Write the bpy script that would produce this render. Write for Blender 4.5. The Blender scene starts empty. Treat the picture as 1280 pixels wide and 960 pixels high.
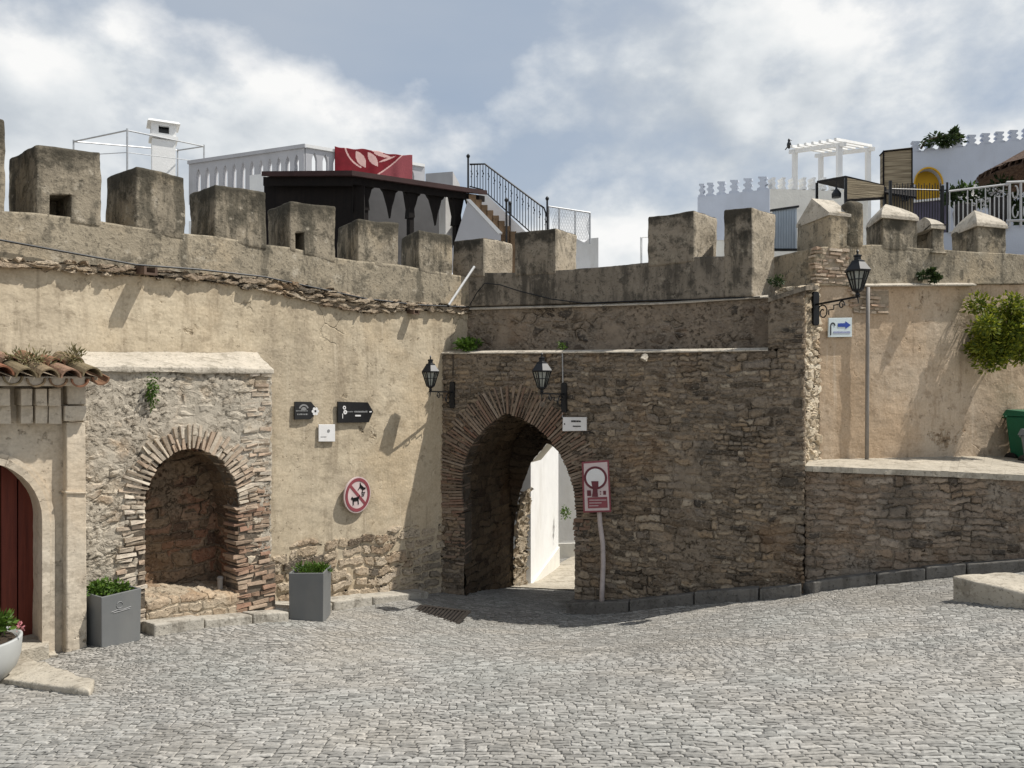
import bpy, bmesh, math, random
import numpy as np
from mathutils import Vector, Matrix, noise as mnoise
random.seed(7)
R = math.radians
sc = bpy.context.scene
COL = sc.collection
EZ = 1.6                      # eye height
F, CX, CY = 960.0, 640.0, 480.0

# ------------------------------------------------------------------ measuring helpers
def D(px, py, d):
    return Vector(((px-CX)/F*d, d, EZ+(CY-py)/F*d))

class Plane:
    """vertical wall plane: p a point on it, t the unit direction to the right, n the outward normal"""
    def __init__(s, px, d, t, p=None):
        s.p = Vector(((px-CX)/F*d, d, 0)) if p is None else Vector((p[0], p[1], 0))
        s.t = Vector((t[0], t[1], 0)).normalized()
        s.n = Vector((s.t.y, -s.t.x, 0))
    def sh(s, off):
        q = Plane(0, 1, s.t, s.p + s.n*off); return q
    def s_of(s, px, off=0.0):
        u = (px-CX)/F
        p = s.p + s.n*off
        return (u*p.y - p.x)/(s.t.x - u*s.t.y)
    def P(s, px, py, off=0.0):
        a = s.s_of(px, off); q = s.p + s.n*off + s.t*a
        return Vector((q.x, q.y, EZ+(CY-py)/F*q.y))
    def sz(s, px, py, off=0.0):
        v = s.P(px, py, off); return (s.s_of(px, off), v.z)
    def at(s, a, z, off=0.0):
        q = s.p + s.n*off + s.t*a
        return Vector((q.x, q.y, z))

# ------------------------------------------------------------------ objects
def tag(o, label=None, cat=None, group=None, kind=None):
    if label: o['label'] = label
    if cat: o['category'] = cat
    if group: o['group'] = group
    if kind: o['kind'] = kind
    return o

def thing(name, label, cat, loc=(0, 0, 0), rz=0, group=None):
    o = bpy.data.objects.new(name, None)
    o.empty_display_size = .2
    o.location = loc; o.rotation_euler = (0, 0, rz)
    COL.objects.link(o)
    return tag(o, label, cat, group)

class MB:
    def __init__(s): s.v = []; s.f = []; s.m = []; s.mi = 0
    def add(s, vs, fs):
        b = len(s.v); s.v += [tuple(v) for v in vs]
        for f in fs:
            s.f.append(tuple(b+i for i in f)); s.m.append(s.mi)
        return s
    def hexa(s, c):
        """8 corners: bottom 0-3, top 4-7"""
        return s.add(c, [(3, 2, 1, 0), (4, 5, 6, 7), (0, 1, 5, 4), (1, 2, 6, 5), (2, 3, 7, 6), (3, 0, 4, 7)])
    def box(s, c, sx, sy, sz, rz=0, tap=1.0):
        """centre of the base, sizes"""
        ca, sa = math.cos(rz), math.sin(rz); cs = []
        for k, z in ((1.0, 0), (tap, sz)):
            for x, y in ((-1, -1), (1, -1), (1, 1), (-1, 1)):
                X, Y = x*sx/2*k, y*sy/2*k
                cs.append((c[0]+X*ca-Y*sa, c[1]+X*sa+Y*ca, c[2]+z))
        return s.hexa(cs)
    def prism(s, pts, back):
        """front polygon of 3D points extruded by vector back"""
        n = len(pts); back = Vector(back)
        vs = [Vector(p) for p in pts]; vs += [p+back for p in vs]
        fs = [tuple(range(n)), tuple(range(2*n-1, n-1, -1))]
        fs += [(i, i+n, (i+1) % n+n, (i+1) % n) for i in range(n)]
        return s.add(vs, fs)
    def pp(s, pl, poly, th, off=0.0):
        return s.prism([pl.P(x, y, off) for x, y in poly], -pl.n*th)
    def tube(s, path, r, n=6, r2=None, closed=False):
        path = [Vector(p) for p in path]; m = len(path); base = len(s.v)
        for i, p in enumerate(path):
            a = path[i-1] if i else (path[-1] if closed else path[0]); b = path[i+1] if i < m-1 else (path[0] if closed else path[-1])
            d = (b-a).normalized() if (b-a).length > 1e-9 else Vector((0, 0, 1))
            up = Vector((0, 0, 1)) if abs(d.z) < .9 else Vector((1, 0, 0))
            x = d.cross(up).normalized(); y = d.cross(x)
            rr = r if r2 is None else r+(r2-r)*i/max(1, m-1)
            for k in range(n):
                t = 2*math.pi*k/n
                s.v.append(tuple(p+x*math.cos(t)*rr+y*math.sin(t)*rr))
        for i in range(m if closed else m-1):
            j = (i+1) % m
            for k in range(n):
                k2 = (k+1) % n
                s.f.append((base+i*n+k, base+i*n+k2, base+j*n+k2, base+j*n+k)); s.m.append(s.mi)
        if not closed:
            s.f.append(tuple(base+k for k in range(n))); s.m.append(s.mi)
            s.f.append(tuple(base+(m-1)*n+k for k in range(n-1, -1, -1))); s.m.append(s.mi)
        return s
    def bar(s, a, b, w, h=None):
        """square section bar"""
        a = Vector(a); b = Vector(b); h = h or w
        d = (b-a).normalized(); up = Vector((0, 0, 1)) if abs(d.z) < .95 else Vector((0, 1, 0))
        x = d.cross(up).normalized()*w/2; y = x.cross(d).normalized()*h/2
        return s.hexa([a-x-y, a+x-y, b+x-y, b-x-y, a-x+y, a+x+y, b+x+y, b-x+y])
    def lathe(s, c, prof, n=16):
        base = len(s.v); m = len(prof)
        for r, z in prof:
            for k in range(n):
                t = 2*math.pi*k/n
                s.v.append((c[0]+r*math.cos(t), c[1]+r*math.sin(t), c[2]+z))
        for i in range(m-1):
            for k in range(n):
                k2 = (k+1) % n
                s.f.append((base+i*n+k, base+i*n+k2, base+(i+1)*n+k2, base+(i+1)*n+k)); s.m.append(s.mi)
        s.f.append(tuple(base+k for k in range(n-1, -1, -1))); s.m.append(s.mi)
        s.f.append(tuple(base+(m-1)*n+k for k in range(n))); s.m.append(s.mi)
        return s
    def mesh(s, name, mats, loc=(0, 0, 0), smooth=False):
        me = bpy.data.meshes.new(name)
        L = Vector(loc)
        me.from_pydata([tuple(Vector(v)-L) for v in s.v], [], s.f)
        for m in (mats if isinstance(mats, (list, tuple)) else [mats]): me.materials.append(m)
        if len(me.materials) > 1: me.polygons.foreach_set('material_index', s.m)
        if smooth: me.polygons.foreach_set('use_smooth', [True]*len(me.polygons))
        me.update()
        return me
    def build(s, name, mats, parent=None, smooth=False, local=False, fix=True, **kw):
        loc = wloc(parent) if (parent is not None and not local) else Vector((0, 0, 0))
        if parent is None and not local and kw.get('label'):
            a = np.array(s.v); loc = Vector((a[:, 0].mean(), a[:, 1].mean(), a[:, 2].min()))
        me = s.mesh(name, mats, loc, smooth)
        if fix:
            bm = bmesh.new(); bm.from_mesh(me)
            bmesh.ops.recalc_face_normals(bm, faces=bm.faces); bm.to_mesh(me); bm.free()
        o = bpy.data.objects.new(name, me); COL.objects.link(o)
        if parent is not None: o.parent = parent
        else: o.location = loc
        return tag(o, **kw)

def copy_tree(o, parent=None):
    c = o.copy(); COL.objects.link(c)
    if parent is not None: c.parent = parent
    for ch in list(o.children): copy_tree(ch, c)
    return c

def wloc(o):
    v = Vector((0, 0, 0))
    while o is not None: v = v+Vector(o.location); o = o.parent
    return v

def interp(poly, x):
    if x <= poly[0][0]: return poly[0][1]
    for (a, b), (c, d) in zip(poly, poly[1:]):
        if x <= c: return b+(d-b)*(x-a)/(c-a) if c > a else d
    return poly[-1][1]

def inside(poly, x, y):
    r = False; j = len(poly)-1
    for i in range(len(poly)):
        xi, yi = poly[i]; xj, yj = poly[j]
        if (yi > y) != (yj > y) and x < (xj-xi)*(y-yi)/(yj-yi)+xi: r = not r
        j = i
    return r

def nearest(poly, x, y):
    best = None
    for (ax, ay), (bx, by) in zip(poly, poly[1:]+poly[:1]):
        dx, dy = bx-ax, by-ay; L = dx*dx+dy*dy or 1e-9
        t = max(0, min(1, ((x-ax)*dx+(y-ay)*dy)/L)); qx, qy = ax+t*dx, ay+t*dy
        dd = (qx-x)**2+(qy-y)**2
        if best is None or dd < best[0]: best = (dd, qx, qy)
    return best[1], best[2]

def sheet(name, mat, parent, pl, x0, x1, top, bot, off=0.0, th=.3, res=.04, hole=None, back=True, **kw):
    """a wall of masonry: dense front face between two pixel polylines, closed by its thickness"""
    s0, s1 = pl.s_of(x0, off), pl.s_of(x1, off)
    T = [pl.sz(x, y, off) for x, y in top]; B = [pl.sz(x, y, off) for x, y in bot]
    nc = max(2, int((s1-s0)/res)); zmax = max(z for _, z in T); zmin = min(z for _, z in B)
    nr = max(2, int((zmax-zmin)/res))
    H = [pl.sz(x, y, off) for x, y in hole] if hole else None
    mb = MB(); idx = lambda i, j: i*(nr+1)+j
    SZ = []
    for i in range(nc+1):
        a = s0+(s1-s0)*i/nc; zt = interp(T, a); zb = interp(B, a)
        for j in range(nr+1): SZ.append([a, zb+(zt-zb)*j/nr])
    faces = []; kept = set(); gone = set()
    for i in range(nc):
        for j in range(nr):
            q = (idx(i, j), idx(i+1, j), idx(i+1, j+1), idx(i, j+1))
            if H:
                cx = sum(SZ[k][0] for k in q)/4; cz = sum(SZ[k][1] for k in q)/4
                if inside(H, cx, cz): gone.update(q); continue
            faces.append(q); kept.update(q)
    for k in kept & gone: SZ[k] = list(nearest(H, *SZ[k]))
    mb.v = [tuple(pl.at(a, z, off)) for a, z in SZ]; mb.f = faces; mb.m = [0]*len(faces)
    N = len(mb.v); loop = [idx(i, 0) for i in range(nc+1)]+[idx(nc, j) for j in range(1, nr+1)]+[idx(i, nr) for i in range(nc-1, -1, -1)]+[idx(0, j) for j in range(nr-1, 0, -1)]
    bk = -pl.n*th
    nt = max(1, int(th/max(res*2, .1)))
    prev = loop
    for k in range(1, nt+1):
        cur = []
        for q in loop:
            cur.append(len(mb.v)); mb.v.append(tuple(Vector(mb.v[q])+bk*k/nt))
        for a in range(len(loop)):
            b = (a+1) % len(loop)
            mb.f.append((prev[b], prev[a], cur[a], cur[b])); mb.m.append(0)
        prev = cur
    if back:
        bl = nc; # columns of the back face
        for i in range(nc):
            tl = prev[nc+nr+(nc-i)] if (nc+nr+(nc-i)) < len(prev) else prev[0]
            tr = prev[nc+nr+(nc-i-1)]
            if i == 0: tl = prev[nc+nr+nc]
            mb.f.append((prev[i+1], prev[i], tl, tr)); mb.m.append(0)
    return mb.build(name, mat, parent, smooth=True, fix=False, **kw)

def resample(pts, step):
    pts = [Vector((p[0], p[1])) for p in pts]; out = [pts[0].copy()]; carry = 0
    for a, b in zip(pts, pts[1:]):
        L = (b-a).length; t = step-carry
        while t <= L: out.append(a+(b-a)*t/L); t += step
        carry = (carry+L) % step if L else carry
    return out

def jbrick(mb, pl, c, ax, ay, w, h, off, dep, j=.008):
    """one brick: centre (s,z), axes in the wall plane, width along ax, height along ay"""
    cs = []
    for o in (off, off-dep):
        for x, y in ((-1, -1), (1, -1), (1, 1), (-1, 1)):
            q = c+ax*(x*w/2+random.uniform(-j, j))+ay*(y*h/2+random.uniform(-j, j))
            cs.append(pl.at(q.x, q.y, o+(random.uniform(-j, j) if o == off else 0)))
    f = cs[:4]; b = cs[4:]
    mb.add(f+b, [(0, 1, 2, 3), (7, 6, 5, 4), (0, 4, 5, 1), (1, 5, 6, 2), (2, 6, 7, 3), (3, 7, 4, 0)])

def arch_ring(name, mats, parent, pl, inner_px, length, off, dep=.2, step=.062, lo=.88, hi=1.06, **kw):
    pts = resample([pl.sz(x, y, off) for x, y in inner_px], step)
    mb = MB(); n = len(pts); k = 3
    nor = []
    for i, p in enumerate(pts):
        a = pts[max(0, i-k)]; b = pts[min(n-1, i+k)]; d = (b-a).normalized(); nor.append(Vector((-d.y, d.x)))
    mb.mi = 1
    for i in range(n-1):           # mortar behind
        a, b = pts[i], pts[i+1]; c, d = b+nor[i+1]*length*.97, a+nor[i]*length*.97
        mb.prism([pl.at(q.x, q.y, off-.035) for q in (a, b, c, d)], -pl.n*(dep-.03))
    mb.mi = 0
    for i, p in enumerate(pts):
        L = length*random.uniform(lo, hi); nn = nor[i]; tt = Vector((nn.y, -nn.x))
        wid = step*random.uniform(.5, .72)
        if random.random() < .5:
            q = random.uniform(.4, .62)*L
            jbrick(mb, pl, p+nn*q/2, tt, nn, wid*1.02, q-.012, off+random.uniform(-.012, .016), dep)
            jbrick(mb, pl, p+nn*(q+(L-q)/2), tt, nn, wid*1.12, L-q-.01, off+random.uniform(-.012, .016), dep)
        else:
            jbrick(mb, pl, p+nn*L/2, tt, nn, wid*1.05, L, off+random.uniform(-.012, .016), dep)
    return mb.build(name, mats, parent, **kw)

def courses(name, mats, parent, pl, x0, x1, y0, y1, off, dep=.15, h=.06, gap=.3, rag=.06, **kw):
    """thin brick courses between pixel columns x0..x1 and rows y0..y1 (at the middle)"""
    s0, z1 = pl.sz(x0, y0, off); s1, _ = pl.sz(x1, y0, off); _, z0 = pl.sz((x0+x1)/2, y1, off)
    mb = MB(); mb.mi = 1
    mb.prism([pl.at(a, z, off-.016) for a, z in ((s0, z0), (s1, z0), (s1, z1), (s0, z1))], -pl.n*(dep-.03))
    mb.mi = 0; z = z0; ex, ey = Vector((1, 0)), Vector((0, 1))
    while z < z1-h*.5:
        hh = h*random.uniform(.85, 1.15); a = s0-random.uniform(0, rag); end = s1+random.uniform(-.3, .3)*rag*.4
        while a < end-.03:
            L = random.choice((.11, .16, .22))*random.uniform(.85, 1.1); L = min(L, end-a)
            if end-a-L < .06: L = end-a
            if random.random() > .035: jbrick(mb, pl, Vector((a+L/2, z+hh/2+random.uniform(-.006, .006))), ex, ey, L-random.uniform(.01, .03), hh*(1-gap)*random.uniform(.85, 1.1), off+random.uniform(-.022, .016), dep, .009)
            a += L
        z += hh
    return mb.build(name, mats, parent, **kw)

def stone_block(name, mat, parent, cs, cuts=7, bev=.05, amp=.02, cap=None, freq=2.2, **kw):
    """a worn block of masonry from 8 corners, edges rounded, faces uneven"""
    L = parent.location if parent else Vector((0, 0, 0))
    bm = bmesh.new(); vs = [bm.verts.new(Vector(c)-L) for c in cs]
    for f in ((3, 2, 1, 0), (4, 5, 6, 7), (0, 1, 5, 4), (1, 2, 6, 5), (2, 3, 7, 6), (3, 0, 4, 7)): bm.faces.new([vs[i] for i in f])
    bmesh.ops.recalc_face_normals(bm, faces=bm.faces)
    bmesh.ops.bevel(bm, geom=[e for e in bm.edges]+list(bm.verts), offset=bev, segments=3, affect='EDGES', profile=.6)
    bmesh.ops.triangulate(bm, faces=[f for f in bm.faces if len(f.verts) > 4])
    for _ in range(6):
        es = [e for e in bm.edges if e.calc_length() > cuts*.01]
        if not es: break
        bmesh.ops.subdivide_edges(bm, edges=es, cuts=1, use_grid_fill=True)
    bmesh.ops.recalc_face_normals(bm, faces=bm.faces); bm.normal_update()
    for v in bm.verts:
        w = (v.co+L)*freq
        k = mnoise.noise(w)*amp+mnoise.noise(w*3.1)*amp*.5
        v.co = v.co+v.normal*k
    me = bpy.data.meshes.new(name); bm.to_mesh(me); bm.free()
    me.materials.append(mat); me.polygons.foreach_set('use_smooth', [True]*len(me.polygons))
    o = bpy.data.objects.new(name, me); COL.objects.link(o)
    if parent: o.parent = parent
    return tag(o, **kw)

def leaves(name, mat, parent, c, rad, n, size=.05, shell=.55, droop=0., seed=1, flat=.0, aspect=.5, lumps=0, reach=.8, **kw):
    """a crown of many small folded leaves spread through an uneven volume"""
    rnd = random.Random(seed); mb = MB(); c = Vector(c); rad = Vector(rad)
    lump = [(Vector((rnd.gauss(0, 1), rnd.gauss(0, 1), rnd.gauss(0, 1))).normalized()*rnd.uniform(.35, reach), rnd.uniform(.3, .55)*(1 if reach < .9 else .75)) for _ in range(lumps)]
    k = 0
    while k < n:
        d = Vector((rnd.gauss(0, 1), rnd.gauss(0, 1), rnd.gauss(0, 1))).normalized()
        if lumps:
            q, r = rnd.choice(lump); d2 = q+d*r*rnd.uniform(shell, 1)
        else: d2 = d*rnd.uniform(shell, 1)*(1+.35*mnoise.noise(d*2.3+Vector((seed, 0, 0))))
        p = c+Vector((d2.x*rad.x, d2.y*rad.y, d2.z*rad.z)); k += 1
        ax = (d+Vector((rnd.uniform(-1, 1), rnd.uniform(-1, 1), rnd.uniform(-.6, .9)-droop))).normalized()
        sd = ax.cross(Vector((rnd.uniform(-1, 1), rnd.uniform(-1, 1), rnd.uniform(-1, 1)))).normalized()
        nn = ax.cross(sd); L = size*rnd.uniform(.6, 1.3); W = L*aspect*.5
        mb.add([p, p+ax*L*.45+sd*W+nn*W*.4, p+ax*L, p+ax*L*.45-sd*W+nn*W*.4, p+ax*L*.5],
               [(0, 1, 4), (1, 2, 4), (2, 3, 4), (3, 0, 4)])
    return mb.build(name, mat, parent, fix=False, **kw)
# ------------------------------------------------------------------ materials
class NT:
    def __init__(s, name, rough=.9, spec=.2):
        s.mat = bpy.data.materials.new(name); s.mat.use_nodes = True
        s.t = s.mat.node_tree; s.N = s.t.nodes; s.L = s.t.links
        s.bsdf = s.N['Principled BSDF']; s.out = s.N['Material Output']
        s.bsdf.inputs['Roughness'].default_value = rough
        s.bsdf.inputs['Specular IOR Level'].default_value = spec
        s.co = s.N.new('ShaderNodeTexCoord').outputs['Object']
    def set(s, sock, v):
        if hasattr(v, 'is_output') or isinstance(v, bpy.types.NodeSocket): s.L.new(v, sock)
        elif isinstance(v, (tuple, list)) and len(v) == 3 and sock.type == 'RGBA': sock.default_value = (*v, 1)
        else: sock.default_value = v
    def map(s, scale=(1, 1, 1), rot=(0, 0, 0), loc=(0, 0, 0), co=None):
        n = s.N.new('ShaderNodeMapping'); s.L.new(co or s.co, n.inputs[0])
        n.inputs['Scale'].default_value = scale; n.inputs['Rotation'].default_value = rot; n.inputs['Location'].default_value = loc
        return n.outputs[0]
    def noise(s, scale, detail=4, rough=.55, co=None, dist=0., col=False):
        n = s.N.new('ShaderNodeTexNoise'); s.L.new(co or s.co, n.inputs['Vector'])
        n.inputs['Scale'].default_value = scale; n.inputs['Detail'].default_value = detail
        n.inputs['Roughness'].default_value = rough; n.inputs['Distortion'].default_value = dist
        return n.outputs['Color' if col else 'Fac']
    def vor(s, scale=1., feat='F1', co=None, rand=1.):
        n = s.N.new('ShaderNodeTexVoronoi'); n.feature = feat; s.L.new(co or s.co, n.inputs['Vector'])
        n.inputs['Scale'].default_value = scale; n.inputs['Randomness'].default_value = rand
        return n
    def math(s, op, a, b=0., c=None, clamp=False):
        n = s.N.new('ShaderNodeMath'); n.operation = op; n.use_clamp = clamp
        s.set(n.inputs[0], a); s.set(n.inputs[1], b)
        if c is not None: s.set(n.inputs[2], c)
        return n.outputs[0]
    def vmath(s, op, a, b):
        n = s.N.new('ShaderNodeVectorMath'); n.operation = op
        s.set(n.inputs[0], a); s.set(n.inputs[1], b); return n.outputs[0]
    def step(s, v, a, b):
        n = s.N.new('ShaderNodeMapRange'); n.interpolation_type = 'SMOOTHSTEP'
        s.set(n.inputs[0], v); n.inputs[1].default_value = a; n.inputs[2].default_value = b
        return n.outputs[0]
    def mix(s, f, a, b, mode='MIX'):
        n = s.N.new('ShaderNodeMix'); n.data_type = 'RGBA'; n.blend_type = mode
        s.set(n.inputs[0], f); s.set(n.inputs[6], a); s.set(n.inputs[7], b); return n.outputs[2]
    def ramp(s, v, stops, interp='LINEAR'):
        n = s.N.new('ShaderNodeValToRGB'); n.color_ramp.interpolation = interp; e = n.color_ramp.elements
        while len(e) < len(stops): e.new(.5)
        for k, (p, c) in enumerate(stops): e[k].position = p; e[k].color = (*c, 1)
        s.set(n.inputs[0], v); return n.outputs[0]
    def xyz(s, co):
        n = s.N.new('ShaderNodeSeparateXYZ'); s.L.new(co, n.inputs[0]); return n.outputs
    def warp(s, scale, amt, co=None, detail=2):
        c = s.noise(scale, detail, co=co, col=True)
        c = s.vmath('SUBTRACT', c, (.5, .5, .5)); n = s.N.new('ShaderNodeVectorMath'); n.operation = 'SCALE'
        s.L.new(c, n.inputs[0]); n.inputs['Scale'].default_value = amt
        return s.vmath('ADD', co or s.co, n.outputs[0])
    def island(s):
        return s.N.new('ShaderNodeNewGeometry').outputs['Random Per Island']
    def color(s, c): s.set(s.bsdf.inputs['Base Color'], c); return s
    def bump(s, h, dist=.01, st=1.):
        n = s.N.new('ShaderNodeBump'); n.inputs['Distance'].default_value = dist; n.inputs['Strength'].default_value = st
        s.L.new(h, n.inputs['Height']); s.L.new(n.outputs[0], s.bsdf.inputs['Normal']); return s
    def disp(s, h, scale=1., mid=0.):
        n = s.N.new('ShaderNodeDisplacement'); n.inputs['Midlevel'].default_value = mid; n.inputs['Scale'].default_value = scale
        s.L.new(h, n.inputs['Height']); s.L.new(n.outputs[0], s.out.inputs['Displacement'])
        s.mat.displacement_method = 'BOTH'; return s

def simple(name, c, rough=.6, var=.12, scale=6., metal=0., spec=.3, bumpd=0., bscale=40., dirt=None):
    t = NT(name, rough, spec); t.bsdf.inputs['Metallic'].default_value = metal
    n = t.noise(scale, 5)
    d = tuple(x*(1-var) for x in c); l = tuple(min(1, x*(1+var)) for x in c)
    col = t.ramp(n, [(.3, d), (.7, l)])
    if dirt:
        m = t.step(t.noise(scale*.5, 6, .65, co=t.map((1, 1, .35))), .5, .75)
        col = t.mix(t.math('MULTIPLY', m, .7), col, dirt)
    t.color(col)
    if bumpd: t.bump(t.noise(bscale, 4), bumpd)
    return t.mat

def m_plaster(name, lo, hi, stain, pale, patch=.66, seed=0.):
    t = NT(name, .93, .1); co = t.map(loc=(seed, seed*.7, seed*.3))
    big = t.noise(.55, 6, .6, co=co); mid = t.noise(2.6, 7, .62, co=co); fine = t.noise(34, 3, .6, co=co)
    c = t.ramp(mid, [(.28, lo), (.5, tuple((a+b)/2 for a, b in zip(lo, hi))), (.72, hi)])
    c = t.mix(t.math('MULTIPLY', t.step(big, .42, .66), .75), c, pale)
    run = t.noise(2.2, 7, .66, co=t.map((1.6, 1.6, .22), co=co))
    c = t.mix(t.math('MULTIPLY', t.step(run, .50, .68), .8), c, stain)
    lay = t.noise(1.6, 6, .6, co=t.map((.8, .8, 3.2), co=co))
    c = t.mix(t.math('MULTIPLY', t.step(lay, .56, .68), .3), c, stain)
    pit = t.step(t.noise(11, 6, .72, co=co), .60, .70)
    c = t.mix(t.math('MULTIPLY', pit, .55), c, tuple(x*.45 for x in stain))
    bl = t.noise(4.2, 8, .68, co=t.map((1, 1, 1.3), loc=(3, 8, 2), co=co))
    c = t.mix(t.math('MULTIPLY', t.step(bl, .53, .64), .65), c, tuple(x*.8 for x in stain))
    c = t.mix(t.math('MULTIPLY', t.step(bl, .44, .36), .35), c, pale)
    hue = t.noise(.42, 5, .6, co=t.map(loc=(6, 1, 8), co=co))
    c = t.mix(t.math('MULTIPLY', t.step(hue, .48, .64), .6), c, (hi[0]*1.0, hi[1]*.90, hi[2]*.78))
    c = t.mix(t.math('MULTIPLY', t.step(hue, .46, .34), .5), c, (lo[0]*1.0, lo[1]*1.04, lo[2]*1.12))
    # a few thin cracks
    w = t.warp(1.7, .5, co=co, detail=5)
    cr = t.vor(.55, 'DISTANCE_TO_EDGE', co=w).outputs['Distance']
    crk = t.math('MULTIPLY', t.math('SUBTRACT', 1., t.step(cr, .0, .007)), t.step(t.noise(.9, 2, co=co), .58, .68))
    c = t.mix(t.math('MULTIPLY', crk, .6), c, tuple(x*.35 for x in stain))
    c = t.mix(.35, c, t.ramp(fine, [(.3, tuple(x*.72 for x in lo)), (.7, tuple(min(1, x*1.1) for x in hi))]))
    strk = t.noise(3.0, 7, .68, co=t.map((2.6, 2.6, .16), loc=(1, 7, 5), co=co))
    c = t.mix(t.math('MULTIPLY', t.step(strk, .58, .72), .42), c, tuple(x*.7 for x in stain))
    c = t.mix(t.math('MULTIPLY', t.step(strk, .42, .30), .4), c, tuple(min(1, x*1.08) for x in pale))
    pn = t.noise(1.7, 6, .6, co=t.map(loc=(2, 9, 4), co=co)); pm = t.step(pn, patch, patch+.025)
    lum = t.noise(13, 6, .7, co=co)
    c = t.mix(pm, c, t.ramp(lum, [(.34, tuple(x*.45 for x in stain)), (.5, lo), (.64, tuple(min(1, x*1.05) for x in pale))]))
    t.color(c)
    h = t.math('MULTIPLY', t.noise(2.1, 4, .5, co=co), .05)
    h = t.math('ADD', h, t.math('MULTIPLY', pm, t.math('MULTIPLY', t.math('SUBTRACT', lum, .6), .08)))
    h = t.math('ADD', h, t.math('MULTIPLY', t.noise(3.2, 6, .55, co=t.map((1, 1, 2.2), co=co)), .014))
    h = t.math('ADD', h, t.math('MULTIPLY', fine, .002))
    h = t.math('SUBTRACT', h, t.math('MULTIPLY', pit, .008)); h = t.math('SUBTRACT', h, t.math('MULTIPLY', crk, .008))
    t.disp(h, 1., .035)
    return t.mat

def m_weathered(name, base, dark, pale, amount=.5, warm=None, top=0.):
    t = NT(name, .95, .08)
    n1 = t.noise(1.3, 8, .66); n2 = t.noise(5.5, 8, .7, dist=.3); n3 = t.noise(26, 4, .65)
    c = t.ramp(n1, [(.3, tuple(x*.8 for x in base)), (.55, base), (.75, tuple(x*1.15 for x in base))])
    if warm: c = t.mix(t.math('MULTIPLY', t.step(t.noise(.9, 4), .5, .66), .8), c, warm)
    run = t.noise(2.0, 8, .7, co=t.map((1.8, 1.8, .35)))
    c = t.mix(t.math('MULTIPLY', t.step(run, .62-.24*amount, .74-.2*amount), .8), c, dark)
    c = t.mix(t.math('MULTIPLY', t.step(n2, .50, .63), .72), c, dark)
    c = t.mix(t.math('MULTIPLY', t.step(t.noise(7.5, 7, .7, co=t.map(loc=(9, 3, 1))), .56, .68), .7), c, pale)
    c = t.mix(t.math('MULTIPLY', t.step(n3, .56, .66), .6), c, tuple(x*.6 for x in dark))
    if top:                               # black lichen that grows on the crown of each block
        gzz = t.xyz(t.N.new('ShaderNodeTexCoord').outputs['Generated'])[2]
        k = t.math('ADD', gzz, t.math('MULTIPLY', t.math('SUBTRACT', t.noise(3.4, 7, .7), .5), 1.5))
        c = t.mix(t.math('MULTIPLY', t.step(k, .58, .92), top), c, tuple(x*.75 for x in dark))
    t.color(c)
    h = t.math('ADD', t.math('MULTIPLY', t.noise(3.2, 6, .6), .022), t.math('MULTIPLY', n2, .016))
    h = t.math('ADD', h, t.math('MULTIPLY', n3, .01))
    t.disp(h, 1., .025)
    return t.mat

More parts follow.
